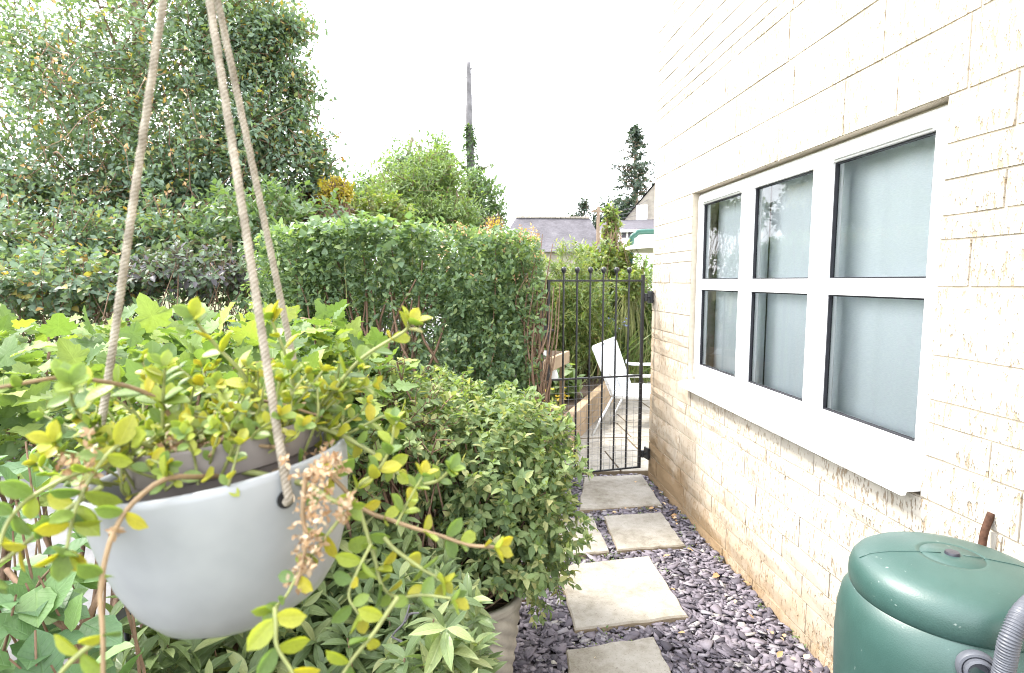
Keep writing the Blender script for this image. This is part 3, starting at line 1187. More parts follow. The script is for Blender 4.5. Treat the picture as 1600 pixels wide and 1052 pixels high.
# sill with drip lip
m = MB()
sy0, sy1 = OY0 + .004, OY1 - .004
prof = [(FX1, OZ0 + .048), (FX0 - .01, OZ0 + .048), (WX - .062, OZ0 + .032), (WX - .066, OZ0 + .004), (WX - .050, OZ0 + .004), (WX - .046, OZ0 + .016), (FX1, OZ0 + .016)]
n = len(prof)
V = [(x, sy0, z) for x, z in prof] + [(x, sy1, z) for x, z in prof]
m.add(V, [(i, n + i, n + (i + 1) % n, (i + 1) % n) for i in range(n)] + [tuple(range(n)), tuple(n + i for i in range(n))[::-1]])
m.build('sill', 'upvc', win)
for k in range(3):
    a = fy0 + .010 + cw * k + .003
    b = a + cw - .006
    z0, z1 = fz0 + .022, fz1 - .014
    zm = (z0 + z1) / 2 + .02
    S, Tt, Bt, Bar = .062, .060, .085, .034
    m = MB()
    m.box(FX0 - .004, FX0 + .055, a, a + S, z0, z1)
    m.box(FX0 - .004, FX0 + .055, b - S, b, z0, z1)
    m.box(FX0 - .003, FX0 + .055, a + S, b - S, z1 - Tt, z1)
    m.box(FX0 - .003, FX0 + .055, a + S, b - S, z0, z0 + Bt)
    m.box(FX0 + .001, FX0 + .050, a + S, b - S, zm - Bar, zm + Bar)
    m.build('casement', 'upvc', win, bevel=.005)
    for (p0, p1) in ((z0 + Bt, zm - Bar), (zm + Bar, z1 - Tt)):
        y0_, y1_ = a + S, b - S
        g = MB()                                            # black glazing gasket round the pane, just inside the timber line
        e, w_ = .0005, .006
        g.box(FX0 + .012, FX0 + .03, y0_ + e, y0_ + w_, p0 + e, p1 - e)
        g.box(FX0 + .012, FX0 + .03, y1_ - w_, y1_ - e, p0 + e, p1 - e)
        g.box(FX0 + .012, FX0 + .03, y0_ + w_, y1_ - w_, p0 + e, p0 + w_)
        g.box(FX0 + .012, FX0 + .03, y0_ + w_, y1_ - w_, p1 - w_, p1 - e)
        g.build('gasket', 'gasket', win)
        g = MB()
        g.add([(FX0 + .024, y0_ + .002, p0 + .002), (FX0 + .024, y1_ - .002, p0 + .002), (FX0 + .024, y1_ - .002, p1 - .002), (FX0 + .024, y0_ + .002, p1 - .002)], [(3, 2, 1, 0)])
        g.build('pane', 'window_glass', win)
    m = MB()                                               # trickle vent on the head of the casement
    if k != 1:
        m.box(FX0 - .016, FX0 - .0045, a + .07, b - .07, z1 - .052, z1 - .034)
        m.build('trickle_vent', 'upvc', win, bevel=.003)
    # roller blind cloth with soft waves, just inside each casement
    nn = 24
    yv = np.linspace(a - .0, b + .0, nn)
    V = []
    for yv_ in yv:
        wv = .006 * math.sin(yv_ * 23 + k) + .004 * math.sin(yv_ * 57)
        V += [(FX0 + .135 + wv, yv_, OZ0 + .03), (FX0 + .135 + wv, yv_, OZ1 - .01)]
    Fc = [(2 * i, 2 * i + 2, 2 * i + 3, 2 * i + 1) for i in range(nn - 1)]
    link('blind', pydata('blind', V, Fc, True), 'blind_cloth', win)

# rusty pipe stub coming out of the wall beside the sill
m = MB()
p0 = P(1537, 818, 1.62); p0 = np.array([WX - .02, p0[1], p0[2]])
py_ = P(1537, 818, 1.0); k_ = (WX - .028) / py_[0]
pa = CAMP + (py_ - CAMP) * k_
pb = pa + np.array([-.012, -.004, -.11])
m.tube(spline([pa + [.022, 0, .03], pa + [.012, 0, 0], pa + [.004, 0, -.03], pa + [-.006, -.006, -.075]], 12), .010, 10)
o = m.build('overflow_pipe', 'rust_pipe', None, smooth=True)
tag(o, 'short rusty brown pipe stub on the stone wall above the water butt', 'pipe')

# ================================================================== GATE
GH = np.array([1.405, 4.50]); GL = np.array([.615, 4.335])
gdir = GL - GH
gw = np.linalg.norm(gdir)
gate = thing('iron_gate', 'black wrought iron garden gate with ball finials and wire mesh', 'gate', loc=(GH[0], GH[1], 0), rz=math.atan2(gdir[1], gdir[0]))
Z0, ZM, ZT = .105, .865, 1.635
hs = .009
def gbox(name, x0, x1, z0, z1, t=hs, bev=.002):
    m = MB(); m.box(x0, x1, -t, t, z0, z1)
    return m.build(name, 'iron', gate, bevel=bev)
gbox('stile', -.011, .011, Z0, ZT + .045, .011)
gbox('stile', gw - .022, gw, Z0, ZT - .01, .011)
gbox('rail', .011, gw - .022, Z0, Z0 + .014, .007)
gbox('rail', .011, gw - .022, ZM, ZM + .014, .010)
gbox('rail', .011, gw - .0, ZT - .01, ZT + .004, .010)
for i in range(6):
    x = .011 + (gw - .033) * (i + 1) / 7
    m = MB()
    m.tube([(x, 0, Z0 + .014), (x, 0, ZT + .055)], .0075, 10)
    b = m.build('bar', 'iron', gate, smooth=True, sharp=40)
    m = MB()
    m.lathe([(.001, ZT + .050), (.010, ZT + .055), (.014, ZT + .062), (.0195, ZT + .075), (.0205, ZT + .082), (.0185, ZT + .092), (.012, ZT + .100), (.001, ZT + .103)], 14, (x, 0, 0))
    m.build('finial', 'iron', b, smooth=True)
m = MB()
for i in range(1, 15):
    x = .011 + (gw - .033) * i / 15
    m.tube([(x, .009, Z0 + .01), (x, .009, ZM)], .0012, 4)
for i in range(1, 15):
    z = Z0 + (ZM - Z0) * i / 15
    m.tube([(.0, .0115, z), (gw - .011, .0115, z)], .0012, 4)
m.build('wire_mesh', 'wire', gate)
for z in (.22, 1.50):
    m = MB()
    m.box(-.078, -.060, -.035, .035, z - .045, z + .05)    # plate on wall corner
    m.tube([(-.06, 0, z), (-.012, 0, z)], .009, 8)
    m.tube([(-.03, 0, z - .03), (-.03, 0, z + .03)], .013, 10)
    h = m.build('hinge', 'iron', gate, bevel=.002)
    m = MB()
    for dz in (-.028, .032):
        for dy in (-.018, .018):
            m.lathe([(.001, 0), (.008, .001), (.009, .005), (.009, .008)], 8, (0, 0, 0))
    m.v = [(-.078 - z_ * 1.0, y_, x_ + z) for (x_, y_, z_) in m.v]
    m.v = [(p[0], p[1] + [(-.018), .018, -.018, .018][i // 32], p[2] + [-.028, -.028, .032, .032][i // 32]) for i, p in enumerate(m.v)]
    m.build('bolt', 'iron', h, smooth=True)
m = MB()
m.box(gw - .06, gw + .03, -.03, -.012, 1.245, 1.262)
m.box(gw - .012, gw + .004, -.05, -.012, 1.215, 1.29)
m.build('latch', 'iron', gate, bevel=.002)
m = MB(); m.box(-.02, .02, -.02, .02, -.06, 1.62); m.box(-.03, .03, -.03, .03, 1.62, 1.64); m.box(.02, .05, -.035, -.01, 1.2, 1.3)
gp = m.build('gate_post', 'iron', None, bevel=.003)
gp.location = (GL[0] - .055, GL[1] - .015, 0)
tag(gp, 'black iron gate post buried in the end of the clipped hedge', 'post')

# ================================================================== WATER BUTT
rk = ray(1488, 862)
BX = 1.235
BY = BX / (rk[0] / rk[1])
BTOP = (CAMP + rk * (BY / rk[1]))[2]
butt = thing('water_butt', 'dark green plastic water butt with domed lid against the wall', 'water butt', loc=(BX, BY, 0))
K = .82
ZK = BTOP / .968
prof = [(.215, 0), (.235, .02), (.262, .2), (.272, .205), (.288, .36), (.302, .55), (.307, .68), (.303, .76), (.292, .81), (.272, .838), (.262, .846), (.20, .85)]
prof = [(r * K, z * ZK) for r, z in prof]
m = MB(); m.lathe(prof, 72)
m.build('barrel', 'green_plastic', butt, smooth=True)
lp = [(.262, .838), (.268, .84), (.273, .848), (.276, .864), (.275, .886), (.269, .905), (.255, .922), (.225, .938), (.17, .950), (.10, .957), (.088, .9585), (.086, .9565), (.082, .9565), (.080, .9590), (.03, .961), (.0005, .961)]
lp = [(r * K, z * ZK) for r, z in lp]
m = MB(); m.lathe(lp, 72)
lid = m.build('lid', 'green_plastic', butt, smooth=True)
m = MB(); m.lathe([(.0165, .956 * ZK), (.0165, .964 * ZK), (.015, .968 * ZK), (.0005, .9690 * ZK)], 20)
m.build('plug', 'bin_black', lid, smooth=True, sharp=40)
m = MB()
ang0 = math.radians(20)
for s_ in (-1, 1):                                         # faint moulding seam across the lid
    pts = [(s_ * r * math.cos(ang0), -s_ * r * math.sin(ang0), z + .0006) for r, z in reversed(lp[6:]) if r > .024]
    m.tube(pts, .0014, 5)
m.build('moulding_seam', 'green_plastic', lid, smooth=True)


def on_barrel(px, py, extra=0.0):
    """where the line of sight meets the barrel"""
    d = ray(px, py)
    for t_ in np.linspace(.4, 2.5, 4200):
        q = CAMP + d * t_
        rr = math.hypot(q[0] - BX, q[1] - BY)
        if q[2] < .84 * ZK and rr < np.interp(q[2], [z for r, z in prof], [r for r, z in prof]) + extra:
            return q
    return CAMP + d


iw = on_barrel(1527, 1046)
outv = nrm(np.array([iw[0] - BX, iw[1] - BY, .03]))
m = MB(); m.lathe([(.040, -.006), (.040, .008), (.037, .013), (.032, .014), (.029, .010), (.029, .024), (.024, .027), (.021, .024), (.019, .0), (.0005, .0)], 28)
col = m.build('inlet_collar', 'hose_grey', butt, smooth=True, sharp=35)
col.location = iw - np.array([BX, BY, 0])
col.rotation_euler = Vector(outv).to_track_quat('Z', 'Y').to_euler()
# corrugated overflow hose
hd = .98 * BY - .24
hp = spline([P(1545, 1150, hd), P(1560, 1090, hd), P(1570, 1040, hd), P(1581, 992, hd), P(1606, 950, hd + .02), P(1660, 915, hd + .08), P(1730, 900, hd + .16)], 260)
seg = np.concatenate([[0], np.cumsum(np.linalg.norm(np.diff(hp, axis=0), axis=1))])
m = MB(); m.tube(hp, .0185 + .0020 * np.sin(seg / .0058 * 2 * math.pi), 18)
o = m.build('corrugated_hose', 'hose_grey', None, smooth=True)
tag(o, 'grey corrugated hose bending past the water butt', 'hose')

# ================================================================== BACKGROUND BUILDINGS
def gable_house():
    pass


barn = thing('barn', 'long low barn with weathered grey purple roof behind the gardens', 'barn')
a = P(806, 340, 30); b = P(921, 338, 30); c = P(946, 388, 27.5); e = P(782, 402, 27.5)
zr, ze = a[2], 3.0
x0, x1 = a[0], b[0]
m = MB()
e1 = np.array([P(950, 386, 27.5)[0], 27.5, ze]); e0 = np.array([P(775, 392, 27.5)[0], 27.5, ze])
m.add([(x0, 30, zr), (x1, 30, zr), tuple(e1), tuple(e0), (x1 + .8, 32.5, ze), (x0 - .8, 32.5, ze)], [(0, 3, 2, 1), (0, 1, 4, 5), (1, 2, 4), (0, 5, 3)])
rf = m.build('roof', 'barn_roof', barn)
m = MB()
nt_ = 15
for i in range(nt_):
    xa = x0 + (x1 - x0) * i / nt_
    m.box(xa + .01, xa + (x1 - x0) / nt_ - .02, 29.88, 30.12, zr - .03, zr + .07)
m.build('ridge_tiles', 'far_stone', rf)
m = MB(); m.box(e0[0] + .3, e1[0] - .3, 27.8, 32.2, -.1, ze + .02); m.build('wall', 'far_stone', barn)

hs2 = thing('gabled_house', 'pale stone gabled house with lean-to extension beyond the barn', 'house')
Yh = 34
ap = P(1022, 290, Yh); lc = P(974, 346, Yh)
xl, xr_ = lc[0], 2 * ap[0] - lc[0]
m = MB()
V = [(xl, Yh, 0), (xr_, Yh, 0), (xr_, Yh, lc[2]), (ap[0], Yh, ap[2]), (xl, Yh, lc[2])]
V += [(x, y + 8, z) for x, y, z in V]
m.add(V, [(0, 1, 2, 3, 4), (9, 8, 7, 6, 5), (0, 4, 9, 5), (1, 6, 7, 2)])
m.build('wall', 'far_stone', hs2)
m = MB()
m.add([(xl - .15, Yh - .15, lc[2] - .1), (ap[0], Yh - .15, ap[2] + .12), (ap[0], Yh + 8, ap[2] + .12), (xl - .15, Yh + 8, lc[2] - .1), (xr_ + .15, Yh - .15, lc[2] - .1), (xr_ + .15, Yh + 8, lc[2] - .1)],
      [(0, 1, 2, 3), (1, 4, 5, 2)])
m.build('roof', 'far_slate', hs2)
wp = P(1002, 333, Yh - .05)
m = MB(); m.box(wp[0] - .32, wp[0] + .32, Yh - .06, Yh - .005, wp[2] - .42, wp[2] + .42); w = m.build('window', 'upvc', hs2)
m = MB(); m.box(wp[0] - .26, wp[0] - .02, Yh - .075, Yh - .061, wp[2] - .35, wp[2] + .35); m.box(wp[0] + .02, wp[0] + .26, Yh - .075, Yh - .061, wp[2] - .35, wp[2] + .35); m.build('pane', 'blind_cloth', w)
Yl = 31.5
q0, q1 = P(960, 358, Yl), P(1060, 352, Yl)
t0, t1 = P(974, 347, Yh), P(1060, 340, Yh)
m = MB()
m.add([(q0[0], Yl, q0[2]), (q1[0], Yl, q0[2]), (q1[0], Yh - .02, t0[2] + .1), (q0[0] + .1, Yh - .02, t0[2] + .1)], [(0, 1, 2, 3)])
m.build('lean_to_roof', 'far_slate', hs2)
m = MB(); m.box(q0[0] + .1, q1[0], Yl + .2, Yh - .03, 0, q0[2] - .14); lt = m.build('lean_to_wall', 'parasol_cloth', hs2)
m = MB(); m.box(q0[0], q1[0], Yl - .02, Yl + .19, q0[2] - .16, q0[2] - .02); m.build('fascia', 'upvc', hs2)
for px in (970, 979, 999, 1009):
    wp = P(px, 366, Yl + .15)
    m = MB(); m.box(wp[0] - .13, wp[0] + .13, Yl + .17, Yl + .198, wp[2] - .2, wp[2] + .2); m.build('window', 'far_slate', hs2)

pv = Matrix.Translation(Vector((xl, Yh, 0)))
hs2.matrix_basis = pv @ Matrix.Rotation(math.radians(-21), 4, 'Z') @ pv.inverted()

# overhead wires and their pole
pole = thing('utility_pole', 'dark telegraph pole beside the barn roof carrying wires', 'pole')
pb = P(935, 330, 28)
m = MB(); m.tube([(pb[0], 28, -.05), (pb[0], 28, pb[2] + .2)], [.11, .08], 8); m.build('mast', 'bark', pole)
m = MB(); m.box(pb[0] - .35, pb[0] + .35, 27.95, 28.05, pb[2] - .05, pb[2] + .04); m.build('cross_arm', 'bark', pole)
m = MB()
for k in range(3):
    A = np.array([pb[0] + .1 * k, 28, pb[2] - .12 * k]); B = P(1013, 312 + 8 * k, 33)
    ts = np.linspace(0, 1, 9)[:, None]
    pts = A + (B - A) * ts + np.array([0, 0, -.25]) * (ts * (1 - ts) * 4)
    m.tube(pts, .012, 4)
m.build('wires', 'far_slate', pole)

# ================================================================== BACKGROUND TREES
def big_tree(name, label, base, top, parts, mat, tm, size, per, ntwig, r0, depth=.6, trunk='bark', L=.5, nl=18, spread=.9, droop=.0):
    """parts: list of (centre, radii, share) lobes"""
    t = thing(name, label, 'tree')
    Es, Os = [], []
    for i, (c, r, sh) in enumerate(parts):
        E, O = shell(c, r, int(ntwig * sh), depth, .32, 3.4, seed=hash(name) % 97 + i)
        Es.append(E); Os.append(O)
    E, O = np.vstack(Es), np.vstack(Os)
    O = nrm(O + rdir(len(O)) * .5 + np.array([0, 0, .15 - droop]))
    tr, limbs = tree_limbs(base, top, E, r0, nl)
    many_tubes('trunk', [tr], trunk, t, 10)
    many_tubes('branches', limbs + [(spline([E[i] - O[i] * L * 1.1, E[i] - O[i] * L * .5 + rng.normal(size=3) * .02, E[i]], 4), [.008, .006, .004, .003, .002][:5]) for i in range(0, len(E), 3)], 'twig', t, 4)
    p, D, Nn, s = twig_leaves(E, O, L, per, size, spread, .1 - droop, .6, .45, 0.0)
    p = p + rng.normal(size=p.shape) * L * .12
    add_leaves(t, tm, mat, p, D, Nn, s, 0, mass='crown')
    return t, E, O


# big ivy-hung tree on the left
c1 = P(150, 130, 8.6)
big_tree('ivy_covered_tree', 'huge ivy covered tree with brown tinged leaves filling the upper corner', (-5.2, 9.0, -.05), (-4.9, 9.0, 7.5),
         [(P(110, 110, 8.9), (2.7, 2.0, 2.4), .36), (P(330, 60, 8.6), (1.5, 1.5, 1.7), .20), (P(395, 215, 8.4), (1.05, 1.1, 1.0), .14), (P(410, 70, 8.5), (.6, .8, .9), .08), (P(455, 45, 8.4), (.32, .4, .22), .02), (P(462, 130, 8.4), (.30, .4, .25), .02), (P(455, 180, 8.4), (.28, .3, .2), .015), (P(485, 235, 8.4), (.35, .3, .28), .02), (P(505, 275, 8.5), (.35, .3, .2), .015), (P(445, 310, 8.5), (.7, .8, .55), .07), (P(80, 400, 6.5), (1.5, .6, .75), .13), (P(300, 375, 6.7), (1.3, .6, .6), .10), (P(60, 300, 7.8), (2.0, 1.4, 1.5), .16), (P(270, 290, 8.0), (1.7, 1.2, 1.1), .18)],
         'ivy_tree_leaf', T_TREE, .086, 20, 2700, .20, .75, L=.55, nl=30)
# stringy brown creeper stems on it
t = thing('creeper_vines', 'thin bare brown creeper stems hanging in the ivy covered tree', 'vine')
paths = []
for i in range(26):
    s = P(rng.uniform(0, 330), rng.uniform(20, 330), rng.uniform(6.6, 7.4))
    pts = [s]
    d = np.array([rng.normal() * .3, 0, -1.0])
    for k in range(4):
        d = nrm(d + rng.normal(size=3) * .5)
        pts.append(pts[-1] + d * rng.uniform(.12, .35))
    q = spline(pts, 14)
    paths.append((q, np.linspace(.005, .002, len(q))))
many_tubes('stems', paths, 'twig', t, 4)
E = np.vstack([q[0][::3] for q in paths])
p, D, Nn, s = twig_leaves(E, rdir(len(E)) - UP * .4, .1, 3, .05, .9, -.5, .2)
add_leaves(t, T_SMALL, 'dead_leaf', p[::2], D[::2], Nn[::2], s[::2], mass='dried_leaves')

# dark purple and green shrubs under the tree
def bush(name, label, c, r, mat, tm, size, per, ntwig, L=.22, depth=.5, zmin=None, power=2.6, indiv=0, group=None, up=.3, base=None, stems=True, bumps=.14, spread=.9, upn=.8, cat='shrub', tint=None, twigmat='twig', rs=.004):
    t = thing(name, label, cat, group)
    E, O = shell(c, r, ntwig, depth, bumps, 3, seed=len(PLANTS) * 7 + 3, zmin=zmin, power=power)
    O = nrm(O + rdir(len(O)) * .4 + UP * up)
    p, D, Nn, s = twig_leaves(E, O, L, per, size, spread, .15, upn, .35)
    if stems:
        b = np.array([c[0], c[1], 0.0]) if base is None else np.array(base, float)
        B = b + rng.normal(size=(len(E), 3)) * np.array([r[0] * .35, r[1] * .35, 0])
        ev = max(1, len(E) // 60)
        many_tubes('stems', twig_paths(E, O, L, B, rs, ev), twigmat, t, 4)
        many_tubes('twigs', [(np.array([E[i] - O[i] * L, E[i] - O[i] * L * .4 + rng.normal(size=3) * .01, E[i]]), np.array([.0028, .002, .0012])) for i in range(0, len(E), max(1, len(E) // 900))], twigmat, t, 3)
    add_leaves(t, tm, mat, p, D, Nn, s, indiv)
    return t, E, O


bush('purple_shrub', 'dark purple leaved shrub behind the bright hedge under the tree', P(310, 425, 5.8), (.85, .6, .30), 'purple_leaf', T_SMALL, .08, 9, 330, bumps=.25)
bush('bindweed_thicket', 'green heart leaved bindweed thicket at the far edge of the hedge', P(50, 440, 5.6), (1.0, .7, .34), 'ivy_tree_leaf', T_HEART, .068, 9, 420)
bush('dark_laurel', 'dense dark green laurel below the big tree beside the clipped hedge', P(420, 380, 6.8), (1.0, .8, .75), 'tree_dark_leaf', T_SMALL, .10, 8, 500)
bush('dark_undergrowth', 'shadowy dark undergrowth low behind the bright hedge', (-3.4, 5.6, .75), (2.3, .6, .9), 'tree_dark_leaf', T_SMALL, .09, 8, 700)
bush('garden_thicket', 'leafy green thicket close behind the clipped hedge', (-.9, 7.6, 1.0), (1.7, .6, 1.15), 'tree_dark_leaf', T_SMALL, .09, 9, 700)
bush('russet_shrub', 'russet brown leaved shrub beside the yellow one above the hedge', P(505, 325, 8.6), (.45, .4, .42), 'russet_leaf', T_SMALL, .07, 10, 260)
bush('yellow_shrub', 'golden yellow shrub peeping above the clipped hedge', P(524, 300, 8.0), (.26, .25, .20), 'yellow_leaf', T_SMALL, .06, 10, 170, base=P(524, 330, 8.0) * [1, 1, 0])

big_tree('hazel_tree', 'dark green broad tree rising behind the clipped hedge', (-1.4, 15, -.05), (-1.3, 15, 5.2),
         [(P(640, 265, 15), (1.05, 1.0, 1.0), .45), (P(575, 300, 14.5), (.75, .8, .7), .25), (P(690, 250, 15.2), (.55, .8, .75), .2), (P(600, 340, 14.5), (1.6, .8, .7), .2)],
         'tree_dark_leaf', T_TREE, .12, 12, 620, .16, .8, L=.5, nl=26)
big_tree('willow_tree', 'light green feathery willow in front of the dark tree', P(650, 300, 11) * [1, 1, 0] - [0, 0, .05], P(650, 280, 11),
         [(P(650, 300, 11), (.95, .8, .80), .5), (P(690, 285, 11), (.55, .6, .75), .25), (P(690, 335, 10.6), (1.0, .6, .42), .35)],
         'willow_leaf', T_WILLOW, .13, 22, 560, .1, .9, L=.5, droop=.1, nl=20)
bush('lime_bush', 'bright lime green bush just above the hedge top', P(590, 330, 9.5), (.6, .5, .35), 'garden_bright_leaf', T_SMALL, .09, 9, 200)
bush('ash_thicket', 'grey green thicket at the foot of the ivy clad pole', P(745, 325, 12.5), (.75, .7, .85), 'tree_dark_leaf', T_TREE, .10, 12, 420, up=.4)
bush('golden_rod', 'yellow flower spikes at the right end of the hedge top', P(772, 352, 8), (.13, .2, .13), 'yellow_petal', T_SMALL, .035, 7, 40, cat='flower', base=P(772, 400, 8) * [1, 1, 0])

# ivy clad dead trunk
t = thing('dead_trunk', 'tall bare grey dead trunk clad in ivy below its top', 'dead tree')
Yp = 13.0
tb = P(737, 400, Yp) * [1, 1, 0]
ttop = P(732, 98, Yp)
q = spline([tb + [0, 0, -.06], P(736, 300, Yp), P(733, 190, Yp), P(733, 150, Yp), ttop], 26)
m = MB(); m.tube(q, np.linspace(.11, .050, len(q)), 10)
for py in (112, 128, 180):
    s = P(733, py, Yp); m.tube([s, s + np.array([.07 if py != 128 else -.07, 0, .09])], [.02, .012], 6)
m.build('trunk', 'bare_trunk', t, smooth=True)
n = 2600
tt = rng.random(n) ** .9
zc = P(735, 195, Yp)[2] * tt + .3 * (1 - tt)
wd = .09 + .10 * np.clip((P(735, 195, Yp)[2] - zc) / 1.2, 0, 1) + .25 * np.clip((2.9 - zc) / 2, 0, 1)
an = rng.random(n) * 6.28
rad = wd * np.sqrt(rng.random(n) * .6 + .4)
xc = np.interp(zc, q[:, 2], q[:, 0])
pos = np.stack([xc + rad * np.cos(an), Yp + rad * np.sin(an), zc], 1)
D = nrm(np.stack([np.cos(an), np.sin(an), rng.normal(size=n) * .5 - .3], 1))
add_leaves(t, T_TREE, 'tree_dark_leaf', pos, D, nrm(np.stack([np.cos(an) * .6, np.sin(an) * .6, np.ones(n)], 1)), rng.uniform(.07, .12, n), mass='ivy')
E = np.array([P(770, 258, Yp), P(773, 280, Yp), P(755, 262, Yp), P(700, 262, Yp), P(712, 248, Yp), P(765, 300, Yp)])
S = np.array([P(740, 275, Yp), P(740, 300, Yp), P(738, 275, Yp), P(733, 300, Yp), P(733, 275, Yp), P(742, 320, Yp)])
many_tubes('side_branches', [(spline([S[i], (S[i] + E[i]) / 2 + [0, 0, .04], E[i]], 6), np.linspace(.02, .006, 7)) for i in range(6)], 'twig', t, 5)
EE = np.vstack([S + (E - S) * f for f in np.linspace(.3, 1, 8)])
p, D, Nn, s = twig_leaves(EE, rdir(len(EE)), .12, 5, .09)
add_leaves(t, T_TREE, 'tree_dark_leaf', p, D, Nn, s, mass='side_leaves')

# far trees on the right
def conifer():
    t = thing('tall_conifer', 'tall dark open conifer standing behind the gabled house', 'tree')
    Yc = 46
    b = P(992, 350, Yc); tp = P(992, 198, Yc)
    q = spline([b * [1, 1, 0], b, P(993, 270, Yc), tp], 16)
    m = MB(); m.tube(q, np.linspace(.4, .06, len(q)), 8); m.build('trunk', 'bark', t, smooth=True)
    paths, E, O = [], [], []
    for i in range(95):
        f = rng.random() ** .8
        z = b[2] + (tp[2] - b[2]) * (.08 + .9 * f)
        ln = (.5 + 2.1 * (1 - f) ** .8) * rng.uniform(.6, 1.15)
        a = rng.random() * 6.28
        s = np.array([np.interp(z, q[:, 2], q[:, 0]), Yc, z])
        d = np.array([math.cos(a), math.sin(a) * .8, rng.uniform(-.15, .3)])
        e = s + d * ln
        paths.append((np.array([s, (s + e) / 2 + [0, 0, .1], e]), np.array([.06, .04, .02])))
        for g in np.linspace(.35, 1.05, 5):
            E.append(s + d * ln * g + rng.normal(size=3) * .1); O.append(d)
    many_tubes('branches', paths, 'bark', t, 4)
    p, D, Nn, s = twig_leaves(np.array(E), np.array(O), .45, 9, .26, 1.0, .1, .4, .5)
    add_leaves(t, T_TREE, 'far_leaf', p, D, Nn, s, mass='crown')


conifer()
big_tree('distant_copse_tree', 'dark rounded tree between barn roof and stone house', P(950, 380, 44) * [1, 1, 0], P(950, 330, 44),
         [(P(955, 345, 44), (1.9, 1.2, 1.9), .6), (P(975, 325, 45), (1.2, 1.0, 1.2), .3), (P(930, 362, 44), (1.2, 1, 1.2), .2)], 'far_leaf', T_TREE, .28, 9, 420, .2, .8, L=.6)
big_tree('small_far_tree', 'small ragged tree showing above the barn ridge', P(912, 345, 40) * [1, 1, 0], P(912, 325, 40),
         [(P(912, 322, 40), (.75, .6, .8), .7), (P(905, 338, 40), (.9, .6, .5), .3)], 'far_leaf', T_TREE, .22, 5, 130, .12, .9, L=.5, nl=12)

# ================================================================== GARDEN BEYOND THE GATE
bush('feathery_shrub', 'pale green feathery shrub right behind the hedge end', (1.35, 7.6, 1.24), (.68, .5, .86), 'garden_bright_leaf', T_WILLOW, .11, 12, 620, power=2.2, twigmat='green_twig')
bush('golden_shrub', 'yellow green arching shrub in front of the barn roof', P(945, 415, 9.2), (.5, .5, .40), 'garden_bright_leaf', T_SMALL, .09, 9, 300, twigmat='green_twig')
t, E, O = bush('rose_spire', 'upright yellow green climbing stem rising over the arching shrub', P(955, 350, 9.2), (.16, .16, .34), 'garden_bright_leaf', T_SMALL, .09, 9, 70, base=P(955, 420, 9.2) * [1, 1, 0])
bush('garden_border', 'mixed green border plants crowding the bed behind the gate', (1.95, 8.9, .75), (1.05, .5, .85), 'garden_leaf', T_SMALL, .09, 9, 1000, twigmat='green_twig')
bush('border_front', 'lower green border plants behind the raised bed', (1.75, 8.2, .55), (.75, .3, .5), 'garden_leaf', T_OVATE, .07, 9, 420, twigmat='green_twig')
bush('shrub_by_swing', 'mid green leafy shrub by the house corner behind the gate', (2.75, 9.2, .8), (.5, .5, .85), 'garden_leaf', T_OVATE, .08, 9, 480, twigmat='green_twig')
bush('yellow_perennial', 'yellow leaved perennial near the gate hinge side', P(985, 445, 8.2), (.26, .3, .3), 'garden_bright_leaf', T_SMALL, .07, 8, 130, twigmat='green_twig')
bush('bean_plants', 'low broad leaved vegetable plants in the raised bed', (1.02, 6.55, .45), (.30, .35, .26), 'garden_leaf', T_HEART, .12, 5, 110, zmin=.1)
bush('squash_plant', 'big dark leaved plant in the middle of the border', P(905, 475, 8.2), (.36, .25, .24), 'tree_dark_leaf', T_HEART, .16, 5, 70, base=P(905, 530, 8.2) * [1, 1, 0])
bush('corner_shrub', 'dense green shrub below the parasol at the house corner', (3.55, 11.6, 1.1), (1.1, .5, 1.15), 'garden_leaf', T_SMALL, .10, 9, 520, twigmat='green_twig')
bush('far_border', 'dark leafy border along the end of the garden', (2.4, 10.6, .9), (1.8, .5, 1.0), 'garden_leaf', T_SMALL, .10, 8, 700, zmin=.0)

t = thing('ornamental_grass', 'tuft of tall arching green grass behind the gate bars', 'grass plant')
gb = P(942, 540, 8.3) * [1, 1, 0]
n = 260
pos = gb + rng.normal(size=(n, 3)) * [.14, .12, 0]
D = nrm(np.stack([rng.normal(size=n) * .3, rng.normal(size=n) * .3, np.ones(n)], 1))
add_leaves(t, T_BLADE, 'garden_leaf', pos, D, rdir(n), rng.uniform(.6, 1.15, n), mass='blades')

for (nm, lab, px, py, Y, mt, cnt) in (('red_flower', 'red flower cluster low in the border behind the gate', 918, 513, 8.0, 'red_petal', 26), ('blue_flower', 'small blue flowers between the gate bars', 962, 505, 8.1, 'blue_petal', 18),
                                     ('yellow_flower', 'yellow flowers in the raised bed below the bench', 872, 622, 6.0, 'yellow_petal', 14)):
    t = thing(nm, lab, 'flower')
    c = P(px, py, Y)
    E = c + rng.normal(size=(cnt, 3)) * [.09, .08, .05]
    many_tubes('stems', [(np.array([e * [1, 1, 0] + [0, 0, 0], e - [0, 0, .03]]), np.array([.004, .003])) for e in E[::3]], 'green_twig', t, 4)
    p, D, Nn, s = twig_leaves(E, np.tile(UP, (cnt, 1)), .01, 4, .035, 1.2, .1)
    add_leaves(t, T_SMALL, mt, p, D, Nn, s, mass='petals')

